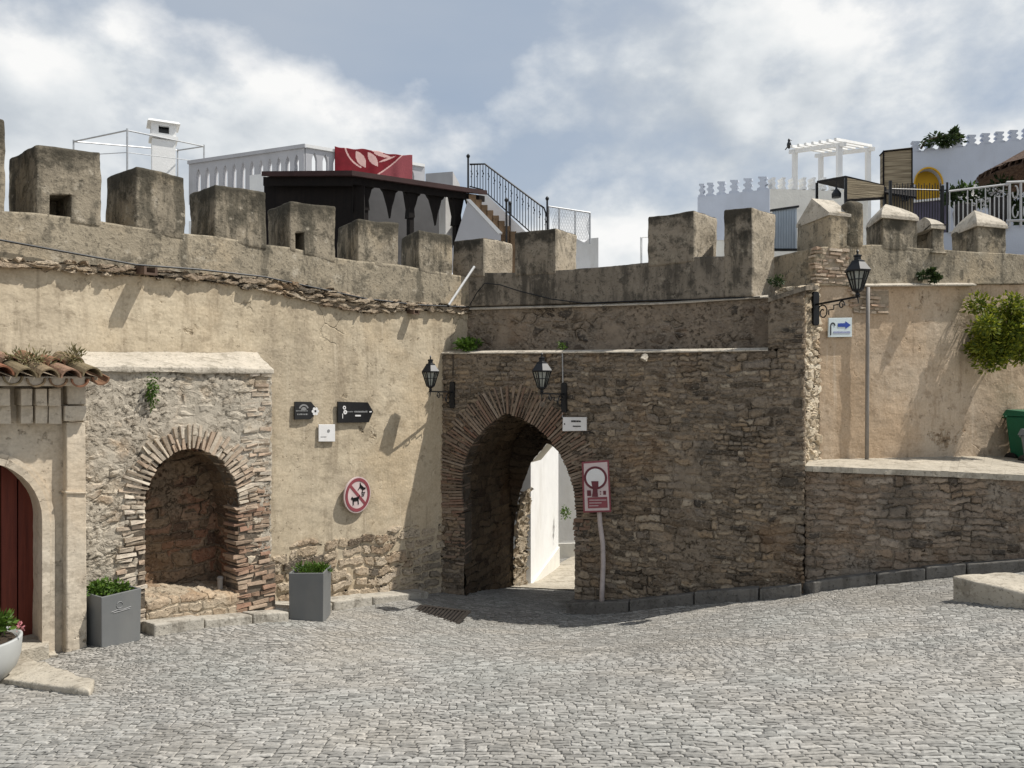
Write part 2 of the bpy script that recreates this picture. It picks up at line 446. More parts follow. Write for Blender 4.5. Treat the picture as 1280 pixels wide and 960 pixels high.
def m_rubble(name, cols, mortar, scale=(3.2, 3.2, 6.0), relief=.035, joint=.10, plaster=None, pl_at=(.52, .62), dark=None, spots=.0, seed=0., mort_mix=.9, course=None):
    t = NT(name, .93, .1); co = t.map(loc=(seed, seed*1.3, seed*.4))
    w = t.warp(2.3, .28, co=co, detail=3); w = t.warp(11, .045, co=w)
    m = t.map(scale, co=w)
    e = t.vor(1., 'DISTANCE_TO_EDGE', co=m).outputs['Distance']; vc = t.vor(1., 'F1', co=m)
    r = t.xyz(vc.outputs['Color'])[0]; r2 = t.xyz(vc.outputs['Color'])[1]
    if course:                            # roughly coursed stones laid along the wall
        dirx, W_, H_ = course
        w = t.warp(.8, .22, co=co, detail=2); w = t.warp(3.1, .17, co=w, detail=3); w = t.warp(13, .05, co=w, detail=3)
        Q = t.xyz(w); al = t.math('ADD', t.math('MULTIPLY', Q[0], dirx[0]), t.math('MULTIPLY', Q[1], dirx[1]))
        def lay(W_, H_, k):
            rv = t.math('DIVIDE', Q[2], H_); row = t.math('FLOOR', rv); fy = t.math('FRACT', rv)
            def wn(a, b):
                n = t.N.new('ShaderNodeTexWhiteNoise'); n.noise_dimensions = '2D'; cb = t.N.new('ShaderNodeCombineXYZ')
                t.set(cb.inputs[0], a); t.set(cb.inputs[1], b); t.L.new(cb.outputs[0], n.inputs['Vector']); return n.outputs['Value']
            xo = t.math('ADD', t.math('DIVIDE', al, W_), t.math('MULTIPLY', wn(row, 3.+k), 9.))
            xo = t.math('ADD', xo, t.math('MULTIPLY', t.math('SINE', t.math('ADD', t.math('MULTIPLY', xo, 2.3), t.math('MULTIPLY', row, 1.9))), .33))
            cid = t.math('FLOOR', xo); fx = t.math('FRACT', xo)
            ed = lambda f, s: t.math('MULTIPLY', t.math('MINIMUM', f, t.math('SUBTRACT', 1., f)), s)
            e_ = t.math('SMOOTH_MIN', ed(fx, W_/H_), ed(fy, 1.), .22)
            return e_, wn(cid, row), wn(t.math('ADD', cid, 53.), row)
        a, b = lay(W_, H_, 0), lay(W_*1.45, H_*1.7, 5)
        sel = t.step(t.noise(1.3, 3, .5, co=co), .56, .565)
        mixf = lambda p, q: t.math('ADD', t.math('MULTIPLY', p, t.math('SUBTRACT', 1., sel)), t.math('MULTIPLY', q, sel))
        e, r, r2 = [mixf(p, q) for p, q in zip(a, b)]
    c = t.ramp(r, [(i/(len(cols)-1), q) for i, q in enumerate(cols)])
    c = t.mix(.65, c, t.ramp(t.noise(16, 6, .65, co=co), [(.3, (.32, .32, .32)), (.7, (.72, .7, .67))]), 'OVERLAY')
    jw = t.math('ADD', joint*.4, t.math('MULTIPLY', t.noise(1.7, 5, .6, co=co), joint*1.5))
    mk = t.math('SUBTRACT', 1., t.step(t.math('DIVIDE', e, jw), .45, 1.15))
    mc = t.ramp(t.noise(9, 6, .68, co=co), [(.3, tuple(x*.62 for x in mortar)), (.7, tuple(x*1.15 for x in mortar))])
    c = t.mix(t.math('MULTIPLY', mk, mort_mix), c, mc)
    big = t.noise(.8, 5, .6, co=co)
    c = t.mix(t.math('MULTIPLY', t.step(big, .45, .7), .35), c, tuple(x*.72 for x in mortar))
    gap = t.math('MULTIPLY', t.math('SUBTRACT', 1., t.step(e, .0, joint*.5)), t.step(t.noise(2.6, 4, .6, co=co), .5, .62))
    c = t.mix(t.math('MULTIPLY', gap, .85), c, tuple(x*.15 for x in mortar))
    if spots:
        s_ = t.math('MULTIPLY', t.step(r2, 1-spots, 1-spots+.02), t.step(e, joint*.5, joint))
        c = t.mix(t.math('MULTIPLY', s_, .8), c, dark or (.05, .045, .04))
    h = t.math('MULTIPLY', t.math('SUBTRACT', 1., mk), t.math('ADD', relief*.55, t.math('MULTIPLY', r2, relief*.7)))
    h = t.math('ADD', h, t.math('MULTIPLY', t.noise(14, 5, .65, co=co), relief*.55))
    h = t.math('SUBTRACT', h, t.math('MULTIPLY', gap, relief*.8))
    g = t.noise(27, 6, .72, co=t.map((1, 1, 1.5), co=co))
    pit2 = t.step(g, .57, .66)
    c = t.mix(t.math('MULTIPLY', pit2, .75), c, tuple(x*.18 for x in mortar))
    c = t.mix(t.math('MULTIPLY', t.step(g, .45, .35), .6), c, tuple(min(1, x*1.6) for x in mortar))
    t1 = t.noise(.9, 6, .65, co=t.map(loc=(seed+5, 3, 1), co=co))
    c = t.mix(t.math('MULTIPLY', t.step(t1, .52, .68), .5), c, (mortar[0]*1.02, mortar[1]*.78, mortar[2]*.58))
    c = t.mix(t.math('MULTIPLY', t.step(t1, .46, .33), .6), c, (mortar[0]*.45, mortar[1]*.48, mortar[2]*.52))
    h = t.math('SUBTRACT', h, t.math('MULTIPLY', pit2, relief*.45))
    if plaster:
        pm = t.step(t.noise(1.15, 6, .62, co=t.map(loc=(4+seed, 2, 7))), *pl_at)
        pc = t.ramp(t.noise(5, 8, .7, co=co), [(.25, tuple(x*.5 for x in plaster)), (.5, plaster), (.75, tuple(min(1, x*1.2) for x in plaster))])
        zone = t.step(t.noise(1.9, 4, .6, co=t.map(loc=(1, 5, 3), co=co)), .40, .58)
        spk = t.math('MULTIPLY', t.step(t.noise(21, 5, .7, co=co), .525, .60), zone)
        pc = t.mix(t.math('MULTIPLY', spk, .8), pc, tuple(x*.22 for x in plaster))
        c = t.mix(t.math('MULTIPLY', pm, .9), c, pc)
        h = t.math('ADD', t.math('MULTIPLY', h, t.math('SUBTRACT', 1., t.math('MULTIPLY', pm, .8))), t.math('MULTIPLY', pm, t.math('SUBTRACT', relief*.8, t.math('MULTIPLY', spk, relief*.7))))
    h = t.math('ADD', h, t.math('MULTIPLY', t.noise(60, 3, .6, co=co), .005))
    h = t.math('ADD', h, t.math('MULTIPLY', t.noise(1.4, 3, .5, co=co), .05))
    t.color(c); t.disp(h, 1., relief+.02)
    return t.mat

def m_brick(name, cols, grime=(.2, .17, .13)):
    t = NT(name, .93, .1)
    c = t.ramp(t.island(), [(i/(len(cols)-1), q) for i, q in enumerate(cols)])
    c = t.mix(.5, c, t.ramp(t.noise(18, 6, .66), [(.3, (.3, .3, .3)), (.7, (.72, .72, .72))]), 'OVERLAY')
    c = t.mix(t.math('MULTIPLY', t.step(t.noise(3., 6, .65), .5, .68), .6), c, grime)
    t.color(c).bump(t.noise(45, 5, .65), .008)
    return t.mat

def m_setts():
    t = NT('grey_stone_setts', .72, .3)
    co = t.map(rot=(0, 0, R(7)))
    w = t.warp(.35, .55, co=co, detail=1); w = t.warp(1.6, .15, co=w, detail=2); w = t.warp(9, .026, co=w, detail=2)
    X = t.xyz(w); x, y = X[0], X[1]; H, W = .043, .088
    rowv = t.math('DIVIDE', y, H); row = t.math('FLOOR', rowv); fy = t.math('FRACT', rowv)
    def wn(a, b=0.):
        n = t.N.new('ShaderNodeTexWhiteNoise'); n.noise_dimensions = '2D'; cb = t.N.new('ShaderNodeCombineXYZ')
        t.set(cb.inputs[0], a); t.set(cb.inputs[1], b); t.L.new(cb.outputs[0], n.inputs['Vector']); return n.outputs['Value']
    xo = t.math('ADD', t.math('DIVIDE', x, W), t.math('MULTIPLY', wn(row, 3.), 7.))
    # uneven lengths along each row
    xo = t.math('ADD', xo, t.math('MULTIPLY', t.math('SINE', t.math('ADD', t.math('MULTIPLY', xo, 2.1), t.math('MULTIPLY', row, 1.7))), .28))
    cid = t.math('FLOOR', xo); fx = t.math('FRACT', xo)
    def edge(f, size): return t.math('MULTIPLY', t.math('MINIMUM', f, t.math('SUBTRACT', 1., f)), size)
    e = t.math('SMOOTH_MIN', t.math('ADD', edge(fx, W), .0022), edge(fy, H), .008)
    r1 = wn(cid, row); r2 = wn(t.math('ADD', cid, 71.), row); r3 = wn(cid, t.math('ADD', row, 37.))
    dirt = t.noise(2.3, 5, .6)
    stone = t.step(e, .0010, .0058)
    c = t.ramp(r1, [(0, (.21, .203, .187)), (.3, (.272, .262, .24)), (.65, (.312, .30, .276)), (1, (.39, .376, .347))])
    tint = t.ramp(t.noise(.9, 3), [(.3, (.97, 1., 1.01)), (.5, (1, 1, 1)), (.7, (1.03, 1., .96))])
    c = t.mix(1., c, tint, 'MULTIPLY')
    c = t.mix(.5, c, t.ramp(t.noise(38, 5, .66), [(.3, (.3, .3, .3)), (.7, (.72, .71, .7))]), 'OVERLAY')
    # sandy joints: darker where open, filled with dust in places
    jc = t.ramp(dirt, [(.44, (.012, .011, .01)), (.62, (.035, .033, .028)), (.80, (.2, .185, .16))])
    c = t.mix(stone, jc, c)
    c = t.mix(t.math('MULTIPLY', t.step(t.noise(.55, 6, .6), .5, .72), .3), c, (.36, .335, .29))
    c = t.mix(t.math('MULTIPLY', t.step(t.noise(.42, 5, .6, co=t.map(loc=(3, 2, 0))), .5, .68), .28), c, (.13, .122, .108))
    t.color(c)
    h = t.math('MULTIPLY', t.step(e, 0., .015), t.math('ADD', .006, t.math('MULTIPLY', r2, .006)))
    tl = t.math('ADD', t.math('MULTIPLY', t.math('SUBTRACT', fx, .5), t.math('SUBTRACT', r3, .5)), t.math('MULTIPLY', t.math('SUBTRACT', fy, .5), t.math('SUBTRACT', r1, .35)))
    h = t.math('ADD', h, t.math('MULTIPLY', t.math('MULTIPLY', tl, stone), .007))
    h = t.math('ADD', h, t.math('MULTIPLY', t.noise(30, 4, .6), .005))
    h = t.math('ADD', h, t.math('MULTIPLY', t.noise(1.6, 3, .5), .05))
    t.disp(h, 1., .035)
    return t.mat

def m_leaf(name, cols, trans=.25):
    t = NT(name, .55, .35)
    c = t.ramp(t.island(), [(i/(len(cols)-1), q) for i, q in enumerate(cols)])
    t.color(c)
    tr = t.N.new('ShaderNodeBsdfTranslucent'); t.L.new(c, tr.inputs[0])
    mx = t.N.new('ShaderNodeMixShader'); mx.inputs[0].default_value = trans
    t.L.new(t.bsdf.outputs[0], mx.inputs[1]); t.L.new(tr.outputs[0], mx.inputs[2]); t.L.new(mx.outputs[0], t.out.inputs[0])
    return t.mat

def m_slats(name, lo, hi, scale, axis):
    t = NT(name, .85, .15); s3 = [1.2, 1.2, 1.2]
    for k in axis: s3[k] = scale
    n = t.noise(1., 3, .6, co=t.map(tuple(s3)))
    t.color(t.ramp(n, [(.32, lo), (.66, hi)])).bump(n, .02); return t.mat

def m_wood(name, lo, hi, axis_scale=(16, 16, .8), rough=.6):
    t = NT(name, rough, .3); n = t.noise(1., 6, .62, co=t.map(axis_scale)); g = t.noise(1.3, 5, .6)
    c = t.ramp(n, [(.3, lo), (.7, hi)]); c = t.mix(t.math('MULTIPLY', t.step(g, .52, .7), .5), c, tuple(x*1.6+.003 for x in hi))
    t.color(c).bump(n, .006); return t.mat

M = {}
M['plaster'] = m_plaster('tan_lime_plaster', (.38, .31, .218), (.55, .47, .345), (.25, .20, .143), (.63, .55, .42))
M['plaster_r'] = m_plaster('ochre_lime_plaster', (.37, .275, .185), (.52, .41, .30), (.25, .18, .12), (.60, .51, .40), seed=11, patch=.62)
M['portal'] = m_plaster('pale_tan_render', (.46, .395, .31), (.58, .51, .41), (.30, .255, .2), (.64, .575, .475), seed=5)
M['para'] = m_weathered('weathered_parapet_render', (.325, .28, .21), (.105, .094, .073), (.47, .42, .335), .5, (.43, .35, .245), .0)
M['merlon'] = m_weathered('lichened_merlon_render', (.29, .25, .19), (.07, .064, .05), (.45, .40, .32), .68, (.42, .345, .24), .85)
M['merlon2'] = m_weathered('shade_toned_merlon_render', (.265, .225, .175), (.055, .05, .041), (.33, .29, .225), .45, None, .9)  # merlons of the shaded rampart: shade put into a darker colour
M['para2'] = m_weathered('shade_toned_parapet_render', (.235, .20, .158), (.06, .054, .045), (.31, .27, .215), .62)  # parapet render darkened in colour for the rampart's shade
M['para_lit'] = m_weathered('sunlit_tone_render', (.43, .37, .285), (.17, .15, .118), (.56, .50, .41), .3)  # pale render with sunlight put into its colour, for merlon ends
M['pale_cap'] = m_weathered('pale_mortar', (.50, .45, .375), (.28, .25, .2), (.6, .55, .47), .2)  # pale mortar on copings, ledges and caps
M['gate'] = m_rubble('brown_rubble_masonry', [(.085, .07, .055), (.185, .145, .105), (.255, .205, .152), (.20, .17, .14), (.28, .21, .14), (.37, .315, .245)], (.235, .193, .148), scale=(4.6, 4.6, 8.6), relief=.026, joint=.17, spots=.07, plaster=(.225, .183, .138), pl_at=(.56, .66), seed=2, mort_mix=.7, course=((.927, -.375), .15, .068))
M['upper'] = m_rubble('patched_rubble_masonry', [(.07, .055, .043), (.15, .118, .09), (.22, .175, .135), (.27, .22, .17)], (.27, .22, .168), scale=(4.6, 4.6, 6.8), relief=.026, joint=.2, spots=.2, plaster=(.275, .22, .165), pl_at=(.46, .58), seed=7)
M['low'] = m_rubble('coursed_rubble_masonry', [(.15, .115, .085), (.235, .18, .135), (.30, .245, .195), (.27, .20, .14), (.36, .305, .25)], (.24, .2, .155), relief=.024, joint=.15, mort_mix=.7, spots=.04, course=((.99, -.139), .22, .08), plaster=(.27, .23, .185), pl_at=(.56, .66), seed=13)
M['niche'] = m_rubble('grey_lichen_rubble', [(.22, .165, .115), (.38, .30, .22), (.46, .385, .295), (.40, .335, .265), (.52, .45, .355)], (.42, .36, .28), scale=(6.2, 6.2, 10.5), relief=.034, joint=.2, mort_mix=.85, plaster=(.44, .395, .325), pl_at=(.36, .48), spots=.05, seed=4)
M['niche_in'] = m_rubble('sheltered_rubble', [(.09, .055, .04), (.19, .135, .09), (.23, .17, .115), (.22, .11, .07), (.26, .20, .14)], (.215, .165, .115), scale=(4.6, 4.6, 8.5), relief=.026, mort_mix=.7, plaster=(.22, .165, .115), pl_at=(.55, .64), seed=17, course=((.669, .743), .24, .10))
M['base'] = m_rubble('sunlit_rubble_footing', [(.27, .2, .14), (.40, .325, .24), (.47, .4, .31), (.36, .29, .21), (.53, .46, .37)], (.40, .335, .25), relief=.055, joint=.15, spots=.05, seed=21, mort_mix=.75, course=((.669, .743), .27, .135))
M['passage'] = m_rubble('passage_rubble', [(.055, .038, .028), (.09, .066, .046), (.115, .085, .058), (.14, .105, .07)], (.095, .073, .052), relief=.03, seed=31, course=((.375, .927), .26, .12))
M['side'] = m_rubble('sunlit_tone_quoins', [(.40, .33, .24), (.55, .47, .36), (.62, .55, .44), (.48, .40, .3)], (.50, .42, .31), scale=(5.5, 5.5, 9.), relief=.045, joint=.15, seed=35)  # tower's sunny side: sunlight put into a paler stone colour
M['stub'] = m_rubble('pale_jamb_rubble', [(.24, .19, .14), (.36, .3, .22), (.43, .37, .29)], (.35, .3, .23), scale=(3.2, 3.2, 6.), relief=.06, seed=33)
M['band'] = m_rubble('crumbling_string_course', [(.25, .19, .14), (.38, .31, .23), (.47, .4, .31)], (.3, .245, .18), scale=(3.0, 3.0, 16.), relief=.05, joint=.12, spots=.06, seed=41)
M['brick'] = m_brick('tan_thin_brick', [(.31, .235, .17), (.43, .345, .26), (.37, .255, .18), (.48, .395, .305), (.41, .325, .245), (.54, .455, .36)], (.40, .335, .26))
M['brick_pale'] = m_brick('pale_worn_brick', [(.34, .27, .2), (.47, .395, .31), (.42, .31, .225), (.53, .455, .36), (.58, .51, .42)], (.46, .39, .31))
M['brick_mid'] = m_brick('reddish_thin_brick', [(.25, .165, .115), (.35, .25, .18), (.31, .185, .13), (.40, .31, .23), (.36, .27, .2)], (.33, .26, .19))
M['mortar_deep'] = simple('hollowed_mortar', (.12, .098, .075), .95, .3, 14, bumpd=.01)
M['bench'] = m_rubble('bench_rubble', [(.26, .19, .13), (.40, .32, .235), (.46, .39, .3), (.35, .27, .19)], (.40, .335, .25), relief=.02, joint=.16, seed=23, course=((.669, .743), .2, .11))
M['brick_dk'] = m_brick('brown_thin_brick', [(.14, .10, .075), (.22, .16, .118), (.205, .125, .09), (.27, .21, .16), (.18, .135, .10), (.31, .25, .195)], (.19, .15, .112))
M['mortar'] = simple('lime_mortar', (.30, .245, .18), .95, .25, 14, bumpd=.01)
M['mortar_dk'] = simple('old_mortar', (.075, .06, .046), .95, .3, 14, bumpd=.01)
M['setts'] = m_setts()
M['earth'] = simple('pale_earth', (.3, .275, .235), .95, .2, 2, bumpd=.02, bscale=9)
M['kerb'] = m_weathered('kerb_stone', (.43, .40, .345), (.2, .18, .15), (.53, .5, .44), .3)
M['kerb_dk'] = m_weathered('shade_toned_kerb_stone', (.17, .16, .145), (.09, .084, .075), (.24, .225, .2), .4)  # kerb along the gate wall, its shade put into the stone colour
M['slab'] = m_weathered('worn_limestone', (.46, .415, .34), (.24, .21, .165), (.54, .495, .42), .25)
M['white'] = simple('white_limewash', (.78, .78, .77), .85, .05, 2.5, bumpd=.004, bscale=20, dirt=(.6, .585, .55))
M['white_y'] = simple('cream_limewash', (.74, .72, .66), .85, .08, 2., bumpd=.006, bscale=16, dirt=(.55, .51, .44))
M['white_dim'] = simple('shade_toned_limewash', (.45, .45, .47), .85, .06, 2., dirt=(.34, .34, .35))  # white limewash darkened in colour to carry its shade
M['rail_white'] = simple('chalky_white_paint', (.50, .50, .50), .6, .1, 4)
M['bluish'] = simple('pale_blue_limewash', (.52, .56, .64), .85, .08, 1.2, dirt=(.36, .37, .41), bumpd=.004)
M['shade_wall'] = simple('shade_toned_render', (.10, .097, .097), .9, .15, 2.)  # white wall under the canopy, its shade put into a dark grey
M['grey_wall'] = simple('grey_render', (.36, .355, .36), .9, .1, 2.)
M['black'] = simple('black_wrought_iron', (.014, .015, .017), .42, .25, 20, metal=.3, spec=.4)
M['steel'] = simple('weathered_pale_steel', (.42, .43, .44), .5, .15, 9, metal=.6)
M['pipe'] = simple('dull_grey_pipe', (.25, .23, .21), .7, .15, 5)
M['pole'] = simple('faded_galvanised_pole', (.46, .40, .38), .55, .18, 9, dirt=(.3, .22, .18))
M['planter'] = simple('grey_coated_steel', (.155, .16, .16), .5, .08, 3, spec=.35, dirt=(.20, .197, .185))
M['bowl'] = simple('pale_grey_fibre_cement', (.42, .43, .42), .6, .05, 3, dirt=(.33, .335, .32))
M['soil'] = simple('potting_soil', (.05, .036, .025), .95, .3, 30, bumpd=.02)
M['terra'] = m_brick('old_terracotta', [(.20, .085, .05), (.27, .13, .08), (.17, .12, .075), (.2, .165, .1), (.33, .2, .14), (.13, .1, .07)], (.12, .105, .065))
M['door'] = m_wood('weathered_red_door', (.075, .014, .009), (.165, .036, .02), (26, 26, 1.2))
M['door_pale'] = m_wood('bleached_door_foot', (.12, .055, .04), (.26, .17, .135), (26, 26, 1.2))
M['dkwood'] = m_wood('dark_stained_wood', (.004, .003, .003), (.010, .007, .006), rough=.9)
M['roofwood'] = m_wood('maroon_roof_felt', (.03, .013, .012), (.055, .026, .024), (2, 2, 2), .7)
M['bamboo'] = m_slats('split_bamboo', (.16, .125, .08), (.46, .38, .26), 38., (2,))
M['reed'] = m_slats('reed_screen', (.2, .16, .1), (.4, .33, .22), 40., (0, 1))
M['straw'] = m_slats('brown_thatch', (.05, .03, .022), (.16, .105, .075), 22., (0, 1))
M['yellow'] = simple('marigold_paint', (.62, .36, .025), .7, .1, 3)
M['red'] = simple('crimson_cloth', (.15, .006, .013), .9, .2, 5)
M['pink'] = simple('pale_rose_print', (.55, .36, .34), .9, .1, 8)
M['deepred'] = simple('deep_rose_print', (.22, .05, .06), .9, .15, 30)
M['bluegate'] = simple('pale_blue_sheet_metal', (.40, .46, .52), .5, .1, 3, dirt=(.3, .33, .36))
M['s_white'] = simple('sign_white', (.72, .71, .70), .4, .04, 8, dirt=(.6, .56, .52))
M['s_pink'] = simple('faded_sign_white', (.56, .46, .45), .5, .08, 8, dirt=(.42, .33, .31))
M['s_red'] = simple('faded_sign_red', (.235, .06, .072), .5, .15, 9)
M['s_maroon'] = simple('faded_sign_maroon', (.13, .03, .04), .5, .15, 9)
M['s_black'] = simple('sign_black', (.012, .012, .013), .28, .2, 9, spec=.5)
M['s_grey'] = simple('sign_grey', (.24, .24, .24), .5, .1, 9)
M['s_blue'] = simple('sign_blue', (.03, .07, .34), .4, .08, 9)
M['s_pale'] = simple('sign_pale_blue', (.62, .70, .72), .4, .04, 9)
M['s_print'] = simple('faded_sign_print', (.33, .36, .52), .5, .1, 9)
M['bin_green'] = simple('green_bin_plastic', (.012, .11, .055), .45, .1, 5)
M['bin_grey'] = simple('grey_bin_plastic', (.17, .19, .2), .5, .1, 5)
M['glass'] = simple('dusty_lantern_glass', (.28, .29, .26), .25, .2, 12, spec=.5)
M['spout'] = m_wood('old_spout_wood', (.05, .03, .022), (.13, .085, .06), (3, 3, 9))
M['grate'] = simple('rusty_cast_iron', (.05, .043, .038), .6, .3, 14, metal=.4)
M['stem'] = simple('woody_stem', (.09, .07, .045), .9, .2, 12)
M['lf_bush'] = m_leaf('bush_leaf', [(.05, .08, .012), (.11, .15, .018), (.19, .23, .025), (.33, .34, .035), (.14, .18, .02)], .4)
M['lf_dark'] = m_leaf('dark_leaf', [(.02, .038, .012), (.035, .06, .018), (.055, .085, .022)])
M['lf_fresh'] = m_leaf('fresh_leaf', [(.04, .085, .012), (.075, .14, .018), (.11, .19, .025), (.05, .1, .015)], .3)
M['lf_dry'] = m_leaf('dry_weed', [(.16, .14, .06), (.26, .22, .11), (.12, .12, .045), (.35, .3, .18)], .2)
M['petal_w'] = m_leaf('white_petal', [(.7, .68, .64), (.75, .72, .72)], .2)
M['petal_p'] = m_leaf('pink_petal', [(.5, .16, .2), (.62, .27, .28)], .2)
M['pot_dk'] = simple('dark_glazed_pot', (.02, .017, .015), .4, .2, 5)
# ------------------------------------------------------------------ wall planes
W1 = Plane(585, 12.0, (.669, .743))            # long plastered rampart on the left
W2 = Plane(585, 12.0, (.927, -.375))           # rampart with the gate
GO = .507                                       # the gate block stands this far in front of it
NO, PO = .60, .82                               # niche block and portal in front of the left rampart
W3 = Plane(0, 1, (.94, .34), (4.14, 10.40))    # plastered wall on the right
q0 = W2.P(1010, 600, GO-.1)
W4 = Plane(0, 1, (.99, -.139), (q0.x, q0.y))   # low retaining wall
TS = Plane(0, 1, (.28, .24), (3.862, 10.155))  # sunlit side of the corner tower

# ------------------------------------------------------------------ ground heights
ctrl = []
def cp(v, dz=0): ctrl.append((v.x, v.y, v.z+dz))
for x, y in ((500, 750), (420, 763)): cp(W1.P(x, y, .3))
for x, y in ((345, 777), (260, 785), (176, 797)): cp(W1.P(x, y, NO+.3))
for x, y in ((112, 808), (0, 838)): cp(W1.P(x, y, PO+.1))
for x, y in ((590, 750), (660, 757), (716, 769), (850, 756), (1005, 743)): cp(W2.P(x, y, GO+.22))
for x, y in ((1100, 731), (1190, 722), (1320, 712)): cp(W4.P(x, y, .2))
cp(D(1230, 753, 7.8))
for x, y, d_ in ((700, 775, 10.25), (600, 768, 10.6), (650, 773, 10.35), (850, 760, 10.0), (990, 747, 9.6)): cp(D(x, y, d_))
for v in ((.4, 14, EZ-3.66), (1.0, 17, EZ-4.05), (2.2, 21, EZ-4.2), (0, 0, 0), (0, 3, -.16), (-4, 2, -.2), (4, 2, .05), (0, -5, .1), (-6, -4, 0), (6, -4, .2), (8, 9, -.5), (-8, 8, -.9)):
    ctrl.append(v)
_c = np.array(ctrl)
def _U(r): return np.where(r > 1e-9, r*r*np.log(np.maximum(r, 1e-9)), 0)
_n = len(_c); _K = _U(np.hypot(_c[:, None, 0]-_c[None, :, 0], _c[:, None, 1]-_c[None, :, 1]))+np.eye(_n)*.12
_Pm = np.c_[np.ones(_n), _c[:, :2]]
_sol = np.linalg.solve(np.block([[_K, _Pm], [_Pm.T, np.zeros((3, 3))]]), np.r_[_c[:, 2], np.zeros(3)])
def gz(x, y):
    x = np.clip(np.asarray(x, float), -9, 9); y = np.clip(np.asarray(y, float), -5, 21); sh = x.shape
    x = x.ravel(); y = y.ravel(); out = np.empty(x.size)
    for k in range(0, x.size, 40000):
        a, b = x[k:k+40000], y[k:k+40000]
        out[k:k+40000] = _U(np.hypot(a[:, None]-_c[None, :, 0], b[:, None]-_c[None, :, 1])) @ _sol[:_n] + _sol[_n]+_sol[_n+1]*a+_sol[_n+2]*b
    return out.reshape(sh)
def g1(x, y): return float(gz(np.array([x]), np.array([y]))[0])
def ghit(px, py):
    d = np.arange(2, 30, .01); u = (px-CX)/F; z = EZ+(CY-py)/F*d
    k = np.argmax(z <= gz(u*d, d)); return Vector((u*d[k], d[k], z[k]))

def np_mesh(name, V, nr, ncol, mat, smooth=True):
    i = np.arange(nr-1)[:, None]*ncol+np.arange(ncol-1)[None, :]
    Fq = np.stack([i, i+1, i+ncol+1, i+ncol], -1).reshape(-1, 4)
    me = bpy.data.meshes.new(name); me.vertices.add(len(V)); me.vertices.foreach_set('co', V.astype(np.float32).ravel())
    me.loops.add(Fq.size); me.loops.foreach_set('vertex_index', Fq.astype(np.int32).ravel())
    me.polygons.add(len(Fq)); me.polygons.foreach_set('loop_start', np.arange(0, Fq.size, 4, dtype=np.int32))
    me.polygons.foreach_set('use_smooth', np.ones(len(Fq), bool))
    me.materials.append(mat); me.update(calc_edges=True); me.validate()
    o = bpy.data.objects.new(name, me); COL.objects.link(o); return o

dd = 1.2*np.exp(np.linspace(0, math.log(22/1.2), 880)); uu = np.linspace(-1.35, 1.35, 1000)
DD, UU = np.meshgrid(dd, uu, indexing='ij'); X = UU*DD; Y = DD
sq = np_mesh('cobbled_square', np.c_[X.ravel(), Y.ravel(), gz(X, Y).ravel()], 880, 1000, M['setts'])
tag(sq, 'grey stone setts paving the sloping square', kind='structure')
xx = np.linspace(-150, 150, 121); yy = np.linspace(-80, 220, 121); YY, XX = np.meshgrid(yy, xx, indexing='ij')
gr = np_mesh('ground', np.c_[XX.ravel(), YY.ravel(), gz(XX, YY).ravel()-.5], 121, 121, M['earth'])
tag(gr, 'pale earth ground round the town', kind='structure')

def kerb(name, mat, path, w, h, step=.55, label=None):
    mb = MB(); pts = [Vector(p) for p in path]; L = 0; seg = []
    for a, b in zip(pts, pts[1:]):
        n = max(1, round((b-a).length/step))
        for k in range(n):
            p, q = a+(b-a)*k/n, a+(b-a)*(k+1)/n; d = (q-p).normalized(); nn = Vector((d.y, -d.x, 0))
            p = p+d*.006; q = q-d*.006; ww = w*random.uniform(.94, 1.05); hh = h+random.uniform(-.012, .012)
            c = []
            for z in (-.25, 1):
                for v, o in ((p, ww), (q, ww*random.uniform(.96, 1.04)), (q, -.1), (p, -.1)):
                    e = v+nn*o; zz = g1(e.x, e.y)
                    c.append((e.x, e.y, zz-.25 if z < 0 else zz+hh+random.uniform(-.005, .005)))
            mb.hexa(c)
    o = mb.build(name, mat); md = o.modifiers.new('bevel', 'BEVEL'); md.width = .018; md.segments = 2
    return tag(o, label, kind='structure')
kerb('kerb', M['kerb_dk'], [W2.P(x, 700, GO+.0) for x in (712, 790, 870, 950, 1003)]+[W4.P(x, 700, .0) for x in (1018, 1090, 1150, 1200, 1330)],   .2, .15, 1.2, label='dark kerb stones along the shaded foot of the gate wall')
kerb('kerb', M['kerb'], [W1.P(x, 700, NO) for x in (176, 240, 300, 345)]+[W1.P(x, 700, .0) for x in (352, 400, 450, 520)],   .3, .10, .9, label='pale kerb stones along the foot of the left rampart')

# ------------------------------------------------------------------ left rampart
ML = [(-140, 312), (0, 327), (100, 333), (175, 339), (250, 345), (330, 352), (420, 367), (470, 378), (590, 387)]
CR = [(-140, 256), (10, 264), (45, 266), (130, 277), (170, 284), (235, 292), (268, 295), (333, 306), (362, 309), (420, 322), (447, 326), (500, 331), (523, 335), (566, 343), (590, 347)]
lw = thing('rampart_wall', 'long tan plastered rampart with seven big grey merlons along its top', 'wall', W1.P(300, 780))
sheet('plaster_face', M['plaster'], lw, W1, -140, 592, ML, [(-140, 900), (600, 800)], 0, .8, .035)
foot = [(330, 700), (352, 690), (372, 678), (392, 674), (405, 680), (420, 672), (445, 676), (455, 666), (480, 668), (490, 660), (520, 657), (535, 662), (560, 652), (592, 650)]
sheet('rubble_footing', M['base'], lw, W1, 330, 592, foot, [(330, 810), (600, 775)], .015, .3, .018, label='broken rubble footing below the plaster')
sheet('parapet', M['para'], lw, W1, -140, 590, CR, ML, .015, .75, .03)
